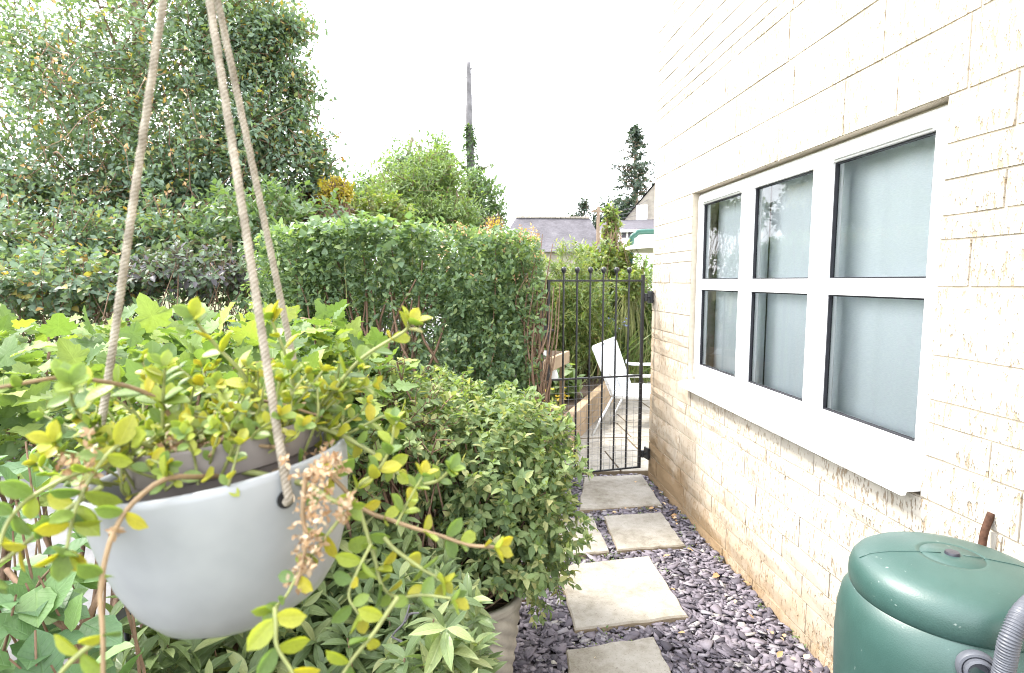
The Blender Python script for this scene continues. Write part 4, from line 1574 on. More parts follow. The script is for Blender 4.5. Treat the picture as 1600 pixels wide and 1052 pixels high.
# raised bed of sleepers along the patio edge
rb = thing('raised_bed', 'timber sleeper raised bed along the patio edge', 'planter')
A = G(905, 690, 0.0); B = G(985, 607, 0.0)
A = np.array([1.05, 5.5, 0]); B = np.array([2.2, 8.0, 0])
dv = (B - A)[:2]; ln = np.linalg.norm(dv); an = math.atan2(dv[1], dv[0])
Mx = Matrix.Translation(Vector(A)) @ Matrix.Rotation(an, 4, 'Z')
for k in range(2):
    for j, (u0, u1) in enumerate([(0, ln * .48), (ln * .485, ln)]):
        m = MB(); m.box(u0, u1, 0, .10, -.03 + k * .175, .14 + k * .175, Mx); m.build('sleeper', 'timber', rb, bevel=.008)
m = MB(); m.box(-.10, -.001, 0, 1.2, -.03, .14, Mx); m.build('sleeper', 'old_timber', rb, bevel=.008)
m = MB(); m.box(-.10, -.001, 0, 1.2, .145, .315, Mx); m.build('sleeper', 'old_timber', rb, bevel=.008)
m = MB(); m.box(0, ln, .101, 1.4, -.03, .27, Mx); m.build('soil', 'soil', rb)

# wooden stand near the gate
ws = thing('potting_bench', 'pale wooden bench frame behind the gate beside the hedge', 'bench')
pA = P(858, 575, 5.05); pB = P(887, 556, 5.6)
zt = pB[2] + .05
dv = (pB - pA); dv[2] = 0
an = math.atan2(dv[1], dv[0]); ln = np.linalg.norm(dv) + .35
Mx = Matrix.Translation(Vector((pB[0], pB[1], 0))) @ Matrix.Rotation(an + math.pi, 4, 'Z')
m = MB(); m.box(0, ln, -.02, .02, zt - .12, zt, Mx); m.build('rail', 'timber', ws, bevel=.004)
m = MB(); m.box(0, ln, -.47, -.43, zt - .12, zt, Mx); m.build('rail', 'timber', ws, bevel=.004)
for (u, v) in ((.02, -.06), (ln - .08, -.06), (.02, -.42), (ln - .08, -.42)):
    m = MB(); m.box(u, u + .06, v, v + .035, 0, zt - .01, Mx); m.build('leg', 'timber', ws, bevel=.003)
m = MB(); m.box(-.02, ln, -.425, -.025, zt - .05, zt - .02, Mx); m.build('shelf', 'old_timber', ws)
m = MB(); m.box(.04, ln - .04, -.41, -.03, zt - .02, zt - .0, Mx); m.build('compost', 'soil', ws)
sk = thing('plastic_sack', 'crumpled white plastic sack hanging off the wooden bench', 'sack')
c0 = P(850, 568, 5.25)
V = []
nu, nv = 9, 8
for i in range(nu):
    for j in range(nv):
        a_ = 2 * math.pi * j / nv
        f = i / (nu - 1)
        r_ = (.03 + .07 * math.sin(f * 2.6)) * (1 + .18 * math.sin(3 * a_ + i))
        V.append((c0[0] + r_ * math.cos(a_) + .05 * f, c0[1] + r_ * .6 * math.sin(a_), c0[2] + .12 - .28 * f))
Fc = [(i * nv + j, i * nv + (j + 1) % nv, (i + 1) * nv + (j + 1) % nv, (i + 1) * nv + j) for i in range(nu - 1) for j in range(nv)]
link('bag', pydata('bag', V, Fc, True), 'white_plastic', sk)
# small plant pot by the hedge foot
m = MB(); m.lathe([(.0005, 0), (.09, 0), (.115, .2), (.125, .2), (.125, .23), (.110, .23), (.105, .19), (.0005, .185)], 24)
o = m.build('plastic_pot', 'terracotta', None, smooth=True, sharp=40)
o.data.materials[0] = MATS['inner_pot']
pp = P(887, 655, 5.25); o.location = (pp[0] - .07, 5.25, max(0, pp[2] - .22))
tag(o, 'small taupe plant pot beside the hedge inside the gate', 'pot')
o.location.z = .0 if pp[2] < .25 else pp[2] - .23
if o.location.z > 0:
    m = MB(); m.box(-.14, .14, -.14, .14, 0, o.location.z - .001)
    st = m.build('pot_stand', 'old_timber', None, bevel=.004)
    st.location = (o.location.x, o.location.y, 0)
    tag(st, 'low wooden block under the taupe plant pot', 'stand')

# terracotta saucer on a stake (bird bath)
t = thing('saucer_stake', 'terracotta saucer on a thin stake among the border plants', 'bird feeder')
c = P(935, 531, 7.6)
m = MB(); m.lathe([(.0005, 0), (.05, .004), (.07, .025), (.066, .027), (.045, .010), (.0005, .008)], 20, tuple(c)); m.build('saucer', 'terracotta', t, smooth=True)
m = MB(); m.tube([(c[0], c[1], 0), (c[0], c[1], c[2] + .002)], .008, 6); m.build('stake', 'old_timber', t)

# white reclining garden chair
ch = thing('garden_recliner', 'white reclining garden chair tilted up beside the raised bed', 'chair')
Yc = 6.45
tl, tr_ = P(927, 542, Yc - .1), P(960, 528, Yc + .25)
bl, br = P(957, 618, Yc - .25), P(984, 598, Yc + .1)
sl, sr = P(965, 645, Yc - .35), P(1035, 628, Yc - .2)


def quadslab(a, b, c, d, th):
    a, b, c, d = map(np.asarray, (a, b, c, d))
    nn = nrm(np.cross(b - a, d - a)) * th
    V = [a, b, c, d, a + nn, b + nn, c + nn, d + nn]
    return V, [(3, 2, 1, 0), (4, 5, 6, 7), (0, 1, 5, 4), (1, 2, 6, 5), (2, 3, 7, 6), (3, 0, 4, 7)]


for f0, f1 in ((0.0, .46), (.54, 1.0)):
    m = MB()
    m.add(*quadslab(tl + (tr_ - tl) * f0, tl + (tr_ - tl) * f1, bl + (br - bl) * f1, bl + (br - bl) * f0, .03))
    m.build('backrest_panel', 'white_fabric', ch, bevel=.008)
m = MB()
rim = [tl, tr_, br, bl, tl]
for i in range(4):
    m.tube([rim[i], rim[i + 1]], .014, 8)
m.tube([(tl + tr_) / 2, (bl + br) / 2], .014, 8)
m.build('back_frame', 'white_plastic', ch, smooth=True)
s0, s1 = bl, br
s2 = br + np.array([.75, -.15, -.02]); s3 = bl + np.array([.75, -.15, -.02])
m = MB(); m.add(*quadslab(s0, s1, s2, s3, .04)); m.build('seat', 'white_plastic', ch, bevel=.01)
for (u, du) in ((s0, (-.30, -.35)), (s1, (-.30, -.25)), (s2, (.05, .05)), (s3, (.05, -.05))):
    m = MB(); m.tube([u - [0, 0, .02], np.array([u[0] + du[0], u[1] + du[1], .012])], .013, 8); m.build('leg', 'alloy', ch, smooth=True)
for s_ in (0, 1):
    a_ = (bl if s_ == 0 else br) + np.array([.02, 0, .22]); b_ = a_ + np.array([.5, -.1, 0])
    m = MB(); m.tube(spline([a_ + [-.06, 0, .05], a_, b_, b_ + [.04, 0, -.08], b_ + [.03, 0, -.22]], 16), .017, 8); m.build('armrest', 'white_plastic', ch, smooth=True)

# green metal swing frame and white parasol behind the corner
sw = thing('swing_frame', 'dark green tubular metal frame behind the house corner', 'swing')
Ys = 9.5
fz = P(990, 362, Ys)[2]; fx = P(984, 400, Ys)[0]
m = MB(); m.tube(spline([(fx - .02, Ys, 0), (fx, Ys, 1.2), (fx + .02, Ys, fz - .22), (fx + .09, Ys, fz - .05), (fx + .26, Ys, fz), (fx + 1.2, Ys, fz)], 40), .045, 12); m.build('front_tube', 'teal_metal', sw, smooth=True)
m = MB(); m.tube(spline([(fx + 1.9, Ys + .6, 0), (fx + 1.7, Ys + .4, 1.2), (fx + 1.5, Ys + .2, fz - .2), (fx + 1.2, Ys, fz)], 24), .045, 12); m.build('rear_tube', 'teal_metal', sw, smooth=True)
ps = thing('parasol', 'white garden parasol edge jutting out past the house corner', 'parasol')
Yq = 8.4
tip = P(977, 388, Yq)
cx, rz_ = tip[0] + 1.35, 1.35
m = MB()
top = (cx, Yq, tip[2] + .52)
ring = [(cx + rz_ * math.cos(a_), Yq + rz_ * math.sin(a_), tip[2]) for a_ in np.arange(8) * math.pi / 4 + math.pi]
m.add([top] + ring, [(0, 1 + i, 1 + (i + 1) % 8) for i in range(8)])
ring2 = [(x, y, z - .02) for x, y, z in ring]
m.add(ring + ring2, [(i, 8 + i, 8 + (i + 1) % 8, (i + 1) % 8) for i in range(8)])
m.build('canopy', 'parasol_cloth', ps)
m = MB(); m.tube([(cx, Yq, 0), (cx, Yq, tip[2] + .54)], .02, 10); m.build('pole', 'alloy', ps)
for i in range(8):
    m = MB(); m.tube([(cx, Yq, tip[2] + .49), (ring[i][0], ring[i][1], ring[i][2] + .0)], .008, 6); m.build('rib', 'alloy', ps)
m = MB(); m.lathe([(.0005, 0), (.25, 0), (.25, .05), (.06, .08), (.03, .2), (.0005, .2)], 20, (cx, Yq, .0)); m.build('base', 'iron', ps)

# ================================================================== CLIPPED HEDGE
hedge = thing('clipped_hedge', 'tall clipped green hedge with brown stems showing at its end', 'hedge')
n = 4200
hx0, hx1, hy0, hy1, hz = -1.48, .545, 3.95, 5.3, 2.02


def box_shell(n, x0, x1, y0, y1, z0, z1, depth, faces='fltr', bump=.06, rad=.16):
    pts, outs = [], []
    ar = {'f': (x1 - x0) * (z1 - z0), 't': (x1 - x0) * (y1 - y0), 'r': (y1 - y0) * (z1 - z0), 'l': (y1 - y0) * (z1 - z0)}
    tot = sum(ar[f] for f in faces)
    for f in faces:
        k = int(n * ar[f] / tot)
        x = rng.uniform(x0, x1, k); y = rng.uniform(y0, y1, k); z = rng.uniform(z0, z1, k)
        d = depth * rng.random(k) ** 1.5
        if f == 'f': y = y0 + d; o = (0, -1, 0)
        if f == 't': z = z1 - d; o = (0, 0, 1)
        if f == 'r': x = x1 - d; o = (1, 0, 0)
        if f == 'l': x = x0 + d; o = (-1, 0, 0)
        pts.append(np.stack([x, y, z], 1)); outs.append(np.tile(np.array(o, float), (k, 1)))
    p, o = np.vstack(pts), np.vstack(outs)
    # round the top edges off and make the surface lumpy
    c = np.array([(x0 + x1) / 2, (y0 + y1) / 2, 0])
    for ax, (a, b) in enumerate(((x0, x1), (y0, y1))):
        for e, s in ((a, -1), (b, 1)):
            dx = np.clip(rad - np.abs(p[:, ax] - e), 0, rad); dz = np.clip(rad - (z1 - p[:, 2]), 0, rad)
            rr = np.sqrt(dx ** 2 + dz ** 2)
            over = np.clip(rr - rad, 0, None)
            msk = over > 0
            p[msk, ax] -= s * over[msk] * dx[msk] / np.maximum(rr[msk], 1e-6)
            p[msk, 2] -= over[msk] * dz[msk] / np.maximum(rr[msk], 1e-6)
    p += o * lumpy(p, 4.5, bump, 5)[:, None]
    return p, o


n = 6000
E, O = box_shell(n, hx0, hx1, hy0, hy1, .05, hz, .55, bump=.085, rad=.26)
EI = np.stack([rng.uniform(hx0 + .2, hx1 - .2, 1100), rng.uniform(hy0 + .55, hy1 - .1, 1100), rng.uniform(.1, hz - .2, 1100)], 1)
E, O = np.vstack([E, EI]), np.vstack([O, np.tile([0, -1.0, 0], (1100, 1))])
# hollow with bare stems low in the front of the hedge
hx, hy_, hd = project(E)
hole = (np.hypot((hx - 600) / 85, (hy_ - 520) / 75) < 1) & (E[:, 1] < 4.45)
keep = ~(hole & (rng.random(len(E)) < .72))
E, O = E[keep], O[keep]
O = nrm(O + rdir(len(O)) * .55 + UP * .25)
p, D, Nn, s = twig_leaves(E, O, .14, 9, .048, .9, .15, .7, .4)
add_leaves(hedge, T_SMALL, 'hedge_leaf', p, D, Nn, s, 300)
ix = rng.choice(len(E), 160, replace=False)
paths = []
for i in ix:
    e = E[i]; b = np.array([e[0] + rng.normal() * .12, np.clip(e[1] + rng.uniform(.1, .5), hy0 + .2, hy1 - .2), max(0, e[2] - rng.uniform(.5, 1.4))])
    q = spline([b, (b + e) / 2 + rng.normal(size=3) * .05, e + O[i] * .02], 7)
    paths.append((q, np.linspace(.008, .002, len(q))))
for i in range(14):
    b = P(rng.uniform(540, 690), 650, rng.uniform(4.2, 4.5)); b[2] = .1
    e = P(rng.uniform(500, 720), rng.uniform(400, 470), rng.uniform(3.97, 4.2))
    q = spline([b, b + (e - b) * .35 + rng.normal(size=3) * .09, b + (e - b) * .7 + rng.normal(size=3) * .07, e], 12)
    paths.append((q, np.linspace(.017, .006, len(q))))
for i in range(70):
    z0_ = rng.uniform(.1, 1.3); b = np.array([hx1 - rng.uniform(-.02, .12), rng.uniform(hy0 + .02, hy0 + .5), z0_])
    e = b + np.array([rng.normal() * .07, rng.normal() * .1, rng.uniform(.35, .9)])
    e[2] = min(e[2], 1.98)
    q = spline([b, (b + e) / 2 + rng.normal(size=3) * .03, e], 8)
    paths.append((q, np.linspace(.008, .003, len(q))))
many_tubes('stems', paths, 'twig', hedge, 5)
# light brown dry twigs on the hedge top right
E2, O2 = box_shell(110, -.2, hx1, hy0, hy0 + .4, 1.6, hz + .03, .1, faces='ftr', bump=.03)
p, D, Nn, s = twig_leaves(E2, O2 + UP * .5, .08, 4, .024, .8, .2)
add_leaves(hedge, T_SMALL, 'dead_leaf', p, D, Nn, s, mass='dry_tips')

# ivy/bindweed with bigger leaves draped over the hedge top
E, O = box_shell(150, -1.2, -.2, hy0 - .02, hy0 + .7, 1.7, hz + .06, .08, faces='ft', bump=.05)
cr = thing('climber_on_hedge', 'bigger leaved climber sprawling over the clipped hedge top', 'climber')
p, D, Nn, s = twig_leaves(E, O + UP * .4 + rdir(len(O)) * .3, .12, 5, .060, .9, .1)
add_leaves(cr, T_HEART, 'hedge_leaf', p, D, Nn, s, 0)
many_tubes('stems', [(spline([E[i] - [0, -.1, .3], E[i] - O[i] * .05, E[i]], 5), np.linspace(.004, .002, 5)) for i in range(0, len(E), 9)], 'green_twig', cr, 3)

# ================================================================== BRIGHT LOBED-LEAF HEDGE (left, near)
cur = thing('lobed_leaf_hedge', 'bright green hedge of big lobed leaves left of the path', 'hedge')
E, O = box_shell(900, -2.5, -.42, 1.35, 2.75, .35, 1.50, .40, bump=.05, rad=.22)
E3, O3 = shell((-.45, 2.1, 1.15), (.28, .5, .30), 120, .5, .1, 3, 4)
E, O = np.vstack([E, E3]), np.vstack([O, O3])
O = nrm(O + rdir(len(O)) * .45 + UP * .55)
lowcut = ((E[:, 2] < .98) & (rng.random(len(E)) < .84)) | ((E[:, 2] < 1.12) & (E[:, 1] < 1.9) & (rng.random(len(E)) < .93))
E, O = E[~lowcut], O[~lowcut]
p, D, Nn, s = twig_leaves(E, O, .16, 5, .085, 1.1, .0, 1.0, .3, 0.0, .35)
p = p + nrm(D) * (.45 * s)[:, None]
add_leaves(cur, T_MAPLE, 'currant_leaf', p, D, Nn, s, 300)
paths = []
for i in range(0, len(E), 4):
    b = np.array([E[i][0] + rng.normal() * .12, np.clip(E[i][1] + rng.normal() * .2, 1.5, 2.6), rng.uniform(0, .3)])
    k = E[i] - O[i] * .16
    q = spline([b, (b + k) / 2 + rng.normal(size=3) * .05, k, E[i]], 11)
    paths.append((q, np.linspace(.011, .0025, len(q))))
many_tubes('stems', paths, 'twig', cur, 5)

# ================================================================== FERN-LEAVED PLANT AND BROAD LEAVES AT THE FAR LEFT FRONT
al = thing('broad_leaf_sapling', 'dark green sapling with toothed veined leaves by the iron railing', 'sapling')
tips = [P(40, 690, 1.1), P(20, 760, 1.0), P(60, 900, .95), P(25, 930, .9), P(55, 985, .88), P(15, 1030, .85), P(75, 940, 1.0), P(95, 1000, .9), P(60, 830, 1.15), P(110, 905, 1.1), P(20, 830, 1.05), P(80, 1040, .85), P(120, 1030, 1.0), P(-30, 900, .9), P(-20, 990, .85)]
tips = np.array(tips + [t_ + rng.normal(size=3) * [.08, .1, .07] for t_ in tips])
bases = np.array([[-.72, 1.15, .1]] * len(tips)) + rng.normal(size=(len(tips), 3)) * [.05, .08, .02]
O = nrm(tips - bases + rng.normal(size=tips.shape) * .3 + np.array([.2, -.3, 0]))
p, D, Nn, s = twig_leaves(tips, O, .12, 3, .078, 1.0, .0, .8, .3)
add_leaves(al, T_TOOTH, 'alder_leaf', p, D, Nn, s, 90)
paths = []
for i in range(len(tips)):
    q = spline([bases[i], (bases[i] + tips[i]) / 2 + rng.normal(size=3) * .05, tips[i]], 9)
    paths.append((q, np.linspace(.006, .0015, len(q))))
for pl, ra, rb2 in (([P(122, 1500, .97), P(126, 1100, .98), P(124, 985, 1.0)], .012, .010), ([P(124, 988, 1.0), P(90, 970, 1.0), P(52, 938, 1.01), P(10, 890, 1.05)], .008, .005),
                    ([P(124, 988, 1.0), P(148, 945, 1.02), P(165, 900, 1.05)], .007, .004), ([P(52, 938, 1.01), P(62, 910, 1.0), P(78, 890, .98)], .004, .0015)):
    q = spline(pl, 14)
    paths.append((q, np.linspace(ra, rb2, len(q))))
many_tubes('branches', paths, 'twig', al, 6)

# ---- black iron railing on the left
rl = thing('iron_railing', 'black iron railing half hidden behind the sapling', 'railing')
for i, y in enumerate(np.arange(.62, 3.4, .11)):
    m = MB(); m.tube([(-.80 - .02 * y, y, -.06), (-.80 - .02 * y, y, .84)], .008, 8); m.build('bar', 'iron', rl, smooth=True)
m = MB(); m.box(-.825, -.795, .5, 3.4, .84, .852); m.build('rail', 'iron', rl)
m = MB(); m.box(-.825, -.795, .5, 3.4, .06, .07); m.build('rail', 'iron', rl)

# ================================================================== LANCE-LEAVED SHRUB (bottom)
la = thing('lance_leaf_shrub', 'low evergreen shrub with glossy pointed leaves below the hanging pot', 'shrub')
n = 1700
x = rng.uniform(-.80, .02, n); y = rng.uniform(.78, 1.95, n)
zt = .70 + .10 * np.sin(x * 7 + 1) * np.cos(y * 5) + .06 * rng.normal(size=n) - .16 * np.clip((x + .08) / .15, 0, 1) ** 2
z = zt - rng.random(n) ** 2 * .28
E = np.stack([x, y, z], 1)
O = nrm(np.stack([rng.normal(size=n) * .5, rng.normal(size=n) * .5 - .25, np.full(n, .9)], 1))
p, D, Nn, s = twig_leaves(E, O, .06, 7, .078, 1.25, .0, 1.0, .25, .35)
add_leaves(la, T_LANCE, 'lance_leaf', p, D, Nn, s, 300)
paths = []
for i in range(0, n, 4):
    b = np.array([x[i] * .8 - .05, y[i], .0]); q = spline([b, (b + E[i]) / 2 + rng.normal(size=3) * .04, E[i]], 7)
    paths.append((q, np.linspace(.006, .002, len(q))))
many_tubes('stems', paths, 'twig', la, 4)
m = MB()
dead = [[P(640, 945, 1.4), P(630, 975, 1.38), P(612, 995, 1.36), P(640, 1010, 1.34), P(652, 1052, 1.3), P(660, 1120, 1.3)], [P(655, 958, 1.4), P(640, 960, 1.4), P(632, 973, 1.38)]]
many_tubes('dead_twig', [(spline(d_, 14), np.linspace(.0025, .004, len(spline(d_, 14)))) for d_ in dead], 'bare_trunk', la, 5)

# ================================================================== POTTED SHRUB BY THE PATH
PX, PY, PZ = .005, 2.15, .44
pot = thing('ribbed_pot', 'round stone garden pot with diagonal ribs under the leafy shrub', 'plant pot', loc=(PX, PY, 0))
nr_, nth = 64, 112
V = []
for i in range(nr_):
    f = i / (nr_ - 1)
    z = f * PZ
    rb_ = .155 + .055 * f ** .8
    for k in range(nth):
        a_ = 2 * math.pi * k / nth
        ph = (a_ * 14 + f * 50) % (2 * math.pi)
        rr = rb_ + (.013 * (1 - abs(math.sin(ph / 2)) ** .6) * -1 if 0.03 < f < .93 else .004)
        V.append((rr * math.cos(a_), rr * math.sin(a_), z))
Fc = [(i * nth + k, i * nth + (k + 1) % nth, (i + 1) * nth + (k + 1) % nth, (i + 1) * nth + k) for i in range(nr_ - 1) for k in range(nth)]
o0 = len(V)
for r_, z_ in ((.185, PZ), (.18, PZ - .06)):
    V += [(r_ * math.cos(2 * math.pi * k / nth), r_ * math.sin(2 * math.pi * k / nth), z_) for k in range(nth)]
Fc += [((nr_ - 1) * nth + k, (nr_ - 1) * nth + (k + 1) % nth, o0 + (k + 1) % nth, o0 + k) for k in range(nth)]
Fc += [(o0 + k, o0 + (k + 1) % nth, o0 + nth + (k + 1) % nth, o0 + nth + k) for k in range(nth)]
link('vessel', pydata('vessel', V, Fc, True), 'stone_pot', pot)
m = MB(); m.lathe([(.0005, PZ - .045), (.183, PZ - .05)], 32); m.build('soil', 'soil', pot)

sh = thing('potted_shrub', 'rounded light green shrub growing in the ribbed stone pot', 'shrub', loc=(0, 0, 0))
E1, O1 = shell((.11, 2.36, .86), (.40, .44, .37), 620, .5, .12, 3, 8, power=2.2)
E2, O2 = shell((.17, 2.24, .62), (.34, .40, .30), 460, .5, .12, 3, 9)
E3, O3 = shell((-.16, 2.7, .98), (.32, .4, .28), 260, .5, .12, 3, 10)
E, O = np.vstack([E1, E2, E3]), np.vstack([O1, O2, O3])
k_ = (E[:, 2] > .30) & ~((np.hypot(E[:, 0] - PX, E[:, 1] - PY) < .25) & (E[:, 2] < PZ + .02)) & ~((E[:, 1] < 1.98) & (E[:, 2] < .50))
E, O = E[k_], O[k_]
O = nrm(O + rdir(len(O)) * .35 + UP * .25)
p, D, Nn, s = twig_leaves(E, O, .11, 11, .041, .85, -.12, .8, .3, .0, .35)
add_leaves(sh, T_OVATE, 'lime_shrub_leaf', p, D, Nn, s, 300)
tp_, D2, N2, s2 = twig_leaves(E[O[:, 2] > .35], O[O[:, 2] > .35], .03, 5, .022, .8, .5, .6)
add_leaves(sh, T_SMALL, 'garden_bright_leaf', tp_, D2, N2, s2, mass='young_tips')
B = np.array([PX, PY, PZ - .06]) + rng.normal(size=(len(E), 3)) * [.05, .05, 0]
many_tubes('stems', twig_paths(E, O, .11, B, .003, 12), 'twig', sh, 4)

# small green shrub tops in between (behind the hanging pot)
bush('airy_shrub', 'airy yellow green shrub between the hedge and the potted shrub', (-.33, 2.25, 1.05), (.34, .4, .28), 'lime_shrub_leaf', T_SMALL, .035, 11, 330, L=.10, indiv=120)

# ================================================================== HANGING POT
HC_ = P(348, 722, .455)
HK = .875
HZ = .95
HR = .107 * HK
hang = thing('hanging_pot', 'white glazed bowl hanging on three cords in the foreground', 'hanging pot', loc=tuple(HC_))
hang.rotation_euler = (math.radians(-2), math.radians(-8.0), 0)
HM = Matrix.Translation(Vector(HC_)) @ hang.rotation_euler.to_matrix().to_4x4()
HI = HM.inverted()
prof = [(.0005, -.128), (.030, -.127), (.052, -.122), (.070, -.112), (.084, -.095), (.094, -.072), (.101, -.045), (.1055, -.018), (.107, -.004), (.1065, .0005), (.1045, .0025), (.1020, .0015), (.1005, -.003), (.099, -.02),
        (.094, -.045), (.086, -.07), (.074, -.092), (.055, -.108), (.0005, -.116)]
prof = [(r * HK, z * HZ) for r, z in prof]
m = MB(); m.lathe(prof, 96)
m.build('bowl', 'white_glaze', hang, smooth=True)


def hloc(p):
    return np.array(HI @ Vector(p))


apex = P(290, -235, .455)
holes = []
for (px, py, a_) in ((150, 690, None), (416, 800, None), (456, 655, None)):
    pass
hang_pts = [(np.array([math.cos(t_) * HR, math.sin(t_) * HR, -.018])) for t_ in (math.radians(188), math.radians(-45), math.radians(64))]
for hp_ in hang_pts:
    w_ = np.array(HM @ Vector(hp_))
    outw = nrm(np.append(hp_[:2], 0))
    path = [hloc(apex), hloc(apex + (w_ - apex) * .5) + outw * .002, hloc(apex + (w_ - apex) * .86) + outw * .003, hp_ + outw * .0045 + [0, 0, .012], hp_ + outw * .0035, hp_ - outw * .012 + [0, 0, -.004]]
    pts = spline(path, 420)
    sg = np.concatenate([[0], np.cumsum(np.linalg.norm(np.diff(pts, axis=0), axis=1))])
    # three-strand laid cord
    T_ = nrm(np.gradient(pts, axis=0))
    A_ = nrm(np.cross(T_, np.array([0.3, 1, .1]))); B_ = np.cross(T_, A_)
    m = MB()
    for s_ in range(3):
        an_ = sg / .0095 * 2 * math.pi + s_ * 2.094
        st_ = pts + .0014 * (A_ * np.cos(an_)[:, None] + B_ * np.sin(an_)[:, None])
        m.tube(st_, .00175, 7)
    m.build('cord', 'rope', hang, smooth=True)
    m = MB(); m.lathe([(.0005, 0), (.0055, .0003), (.0062, -.0002)], 16)
    h_ = m.build('cord_hole', 'dark_shade', hang)
    h_.location = hp_ + outw * -.0002 + outw * .0004
    h_.rotation_euler = Vector(outw).to_track_quat('Z', 'Y').to_euler()
al_ = hloc(apex)
m = MB()
m.lathe([(.0005, -.012), (.007, -.010), (.009, 0), (.007, .010), (.0005, .012)], 12, tuple(al_))
m.tube([al_, hloc(apex + np.array([0, 0, .9]))], .004, 8)
m.build('knot', 'rope', hang, smooth=True)

# inner plastic pot
inn = thing('inner_pot', 'taupe plastic flowerpot sitting inside the white hanging bowl', 'plant pot', loc=tuple(np.array(HM @ Vector((.002, .006, .012)))))
inn.rotation_euler = hang.rotation_euler
m = MB(); m.lathe([(r * .95, z * .93) for r, z in [(.0005, -.098), (.058, -.098), (.070, -.012), (.0745, -.010), (.0765, .012), (.0750, .0140), (.0725, .012), (.071, -.004), (.066, -.03)]], 64)
m.build('vessel', 'inner_pot', inn, smooth=True, sharp=50)
m = MB(); m.lathe([(.0005, -.006), (.04, -.008), (.0600, -.012)], 32); m.build('soil', 'soil', inn)
m = MB(); m.lathe([(.056, -.036), (.0790, -.034)], 40); so = m.build('soil_rim', 'soil', inn)

# trailing succulent
suc = thing('trailing_succulent', 'trailing yellow green succulent spilling from the hanging bowl', 'houseplant')
ctr = np.array(HM @ Vector((.0, .01, .005)))
stems = []           # (polyline in directions, depths, radius, leaf length, leaf spacing)
def st(pts, d0, d1, r=.0016, ll=.019, sp=.017, mat='succulent_stem', term=True, start=0.12, ds=None):
    n_ = len(pts)
    q = [P(x_, y_, ds[i] if ds else d0 + (d1 - d0) * i / (n_ - 1)) for i, (x_, y_) in enumerate(pts)]
    stems.append((spline(q, 30), r, ll * 1.12, sp * .82, mat, term, start))


st([(330, 720), (290, 690), (251, 630), (209, 607), (159, 596), (100, 590), (52, 596), (-15, 608)], .44, .34, .0018, .019, .022, 'brown_stem')
st([(262, 720), (255, 690), (254, 650), (256, 600), (258, 575)], .42, .40, .0015, .019, .012)
st([(470, 700), (465, 640), (457, 595), (449, 561), (433, 522), (424, 500)], .47, .46, .0017, .021, .014)
st([(420, 720), (465, 670), (507, 630), (547, 578), (581, 549), (629, 520), (640, 507)], .46, .45, .0019, .022, .020)
st([(405, 690), (400, 630), (380, 586), (342, 545), (310, 508), (303, 496)], .46, .42, .0019, .019, .017)
st([(430, 720), (480, 670), (526, 678), (571, 701), (608, 728), (644, 758), (662, 757), (685, 751), (703, 735)], .46, .42, .0020, .018, .017)
st([(400, 745), (440, 735), (480, 731), (519, 745), (567, 795), (617, 815), (662, 830), (697, 840), (731, 852), (772, 855)], .42, .38, .0019, .018, .018, 'brown_stem')
st([(330, 730), (400, 740), (480, 758), (514, 779), (544, 792)], .41, .38, .0026, .016, .03)
st([(560, 790), (578, 849), (587, 880), (598, 918), (622, 933), (660, 930), (705, 935)], .39, .36, .0015, .017, .014)
st([(600, 840), (620, 861), (663, 891), (690, 905)], .38, .37, .0016, .017, .012)
st([(622, 933), (600, 965), (582, 992), (546, 1037), (520, 1080)], .35, .32, .0015, .017, .020)
st([(540, 800), (500, 850), (470, 890), (448, 930), (430, 949)], .38, .34, .0013, .016, .02)
st([(430, 949), (431, 973), (433, 1011), (456, 1049), (470, 1090)], .33, .31, .0015, .020, .016, start=0)
st([(440, 690), (390, 735), (320, 745), (260, 748), (207, 787), (178, 832), (163, 882), (157, 933), (161, 992), (161, 1065)], .372, .29, .0019, .017, .034, 'brown_stem', start=.3, ds=[.46, .42, .385, .36, .343, .332, .322, .312, .302, .292])
st([(161, 1000), (140, 1010), (110, 1035), (80, 1070)], .31, .30, .0018, .022, .02)
st([(240, 700), (200, 690), (160, 720), (120, 790), (104, 858)], .40, .33, .0016, .021, .014)
st([(200, 720), (120, 740), (60, 770), (30, 793), (6, 830), (-10, 900)], .38, .32, .0016, .019, .018)
st([(160, 760), (100, 800), (45, 845), (0, 880), (-30, 890)], .36, .32, .0017, .020, .02)
st([(220, 700), (170, 680), (130, 655), (113, 628), (112, 600)], .41, .36, .0014, .019, .012)
st([(200, 730), (150, 715), (100, 706), (84, 690)], .40, .37, .0014, .018, .014)
st([(540, 790), (560, 760), (590, 735), (610, 700), (616, 660)], .41, .41, .0013, .016, .013)
st([(470, 720), (520, 690), (560, 670), (600, 650), (612, 660)], .47, .45, .0013, .016, .014)
st([(580, 850), (560, 890), (545, 930), (560, 960)], .37, .35, .0012, .016, .016)
st([(620, 820), (640, 780), (660, 745)], .38, .38, .001, .014, .014)
# short shoots that fill the bowl
for i in range(130):
    a_ = rng.random() * 6.28; rr = .082 * math.sqrt(rng.random())
    b = np.array(HM @ Vector((rr * math.cos(a_), rr * math.sin(a_) + .01, .002)))
    e = b + np.array([math.cos(a_) * .03 + rng.normal() * .02, math.sin(a_) * .02, rng.uniform(.02, .075) * (1.2 - rr * 6)])
    stems.append((spline([b, (b + e) / 2 + rng.normal(size=3) * .008, e], 10), .0011, rng.uniform(.010, .016), .011, 'succulent_stem', True, .3))
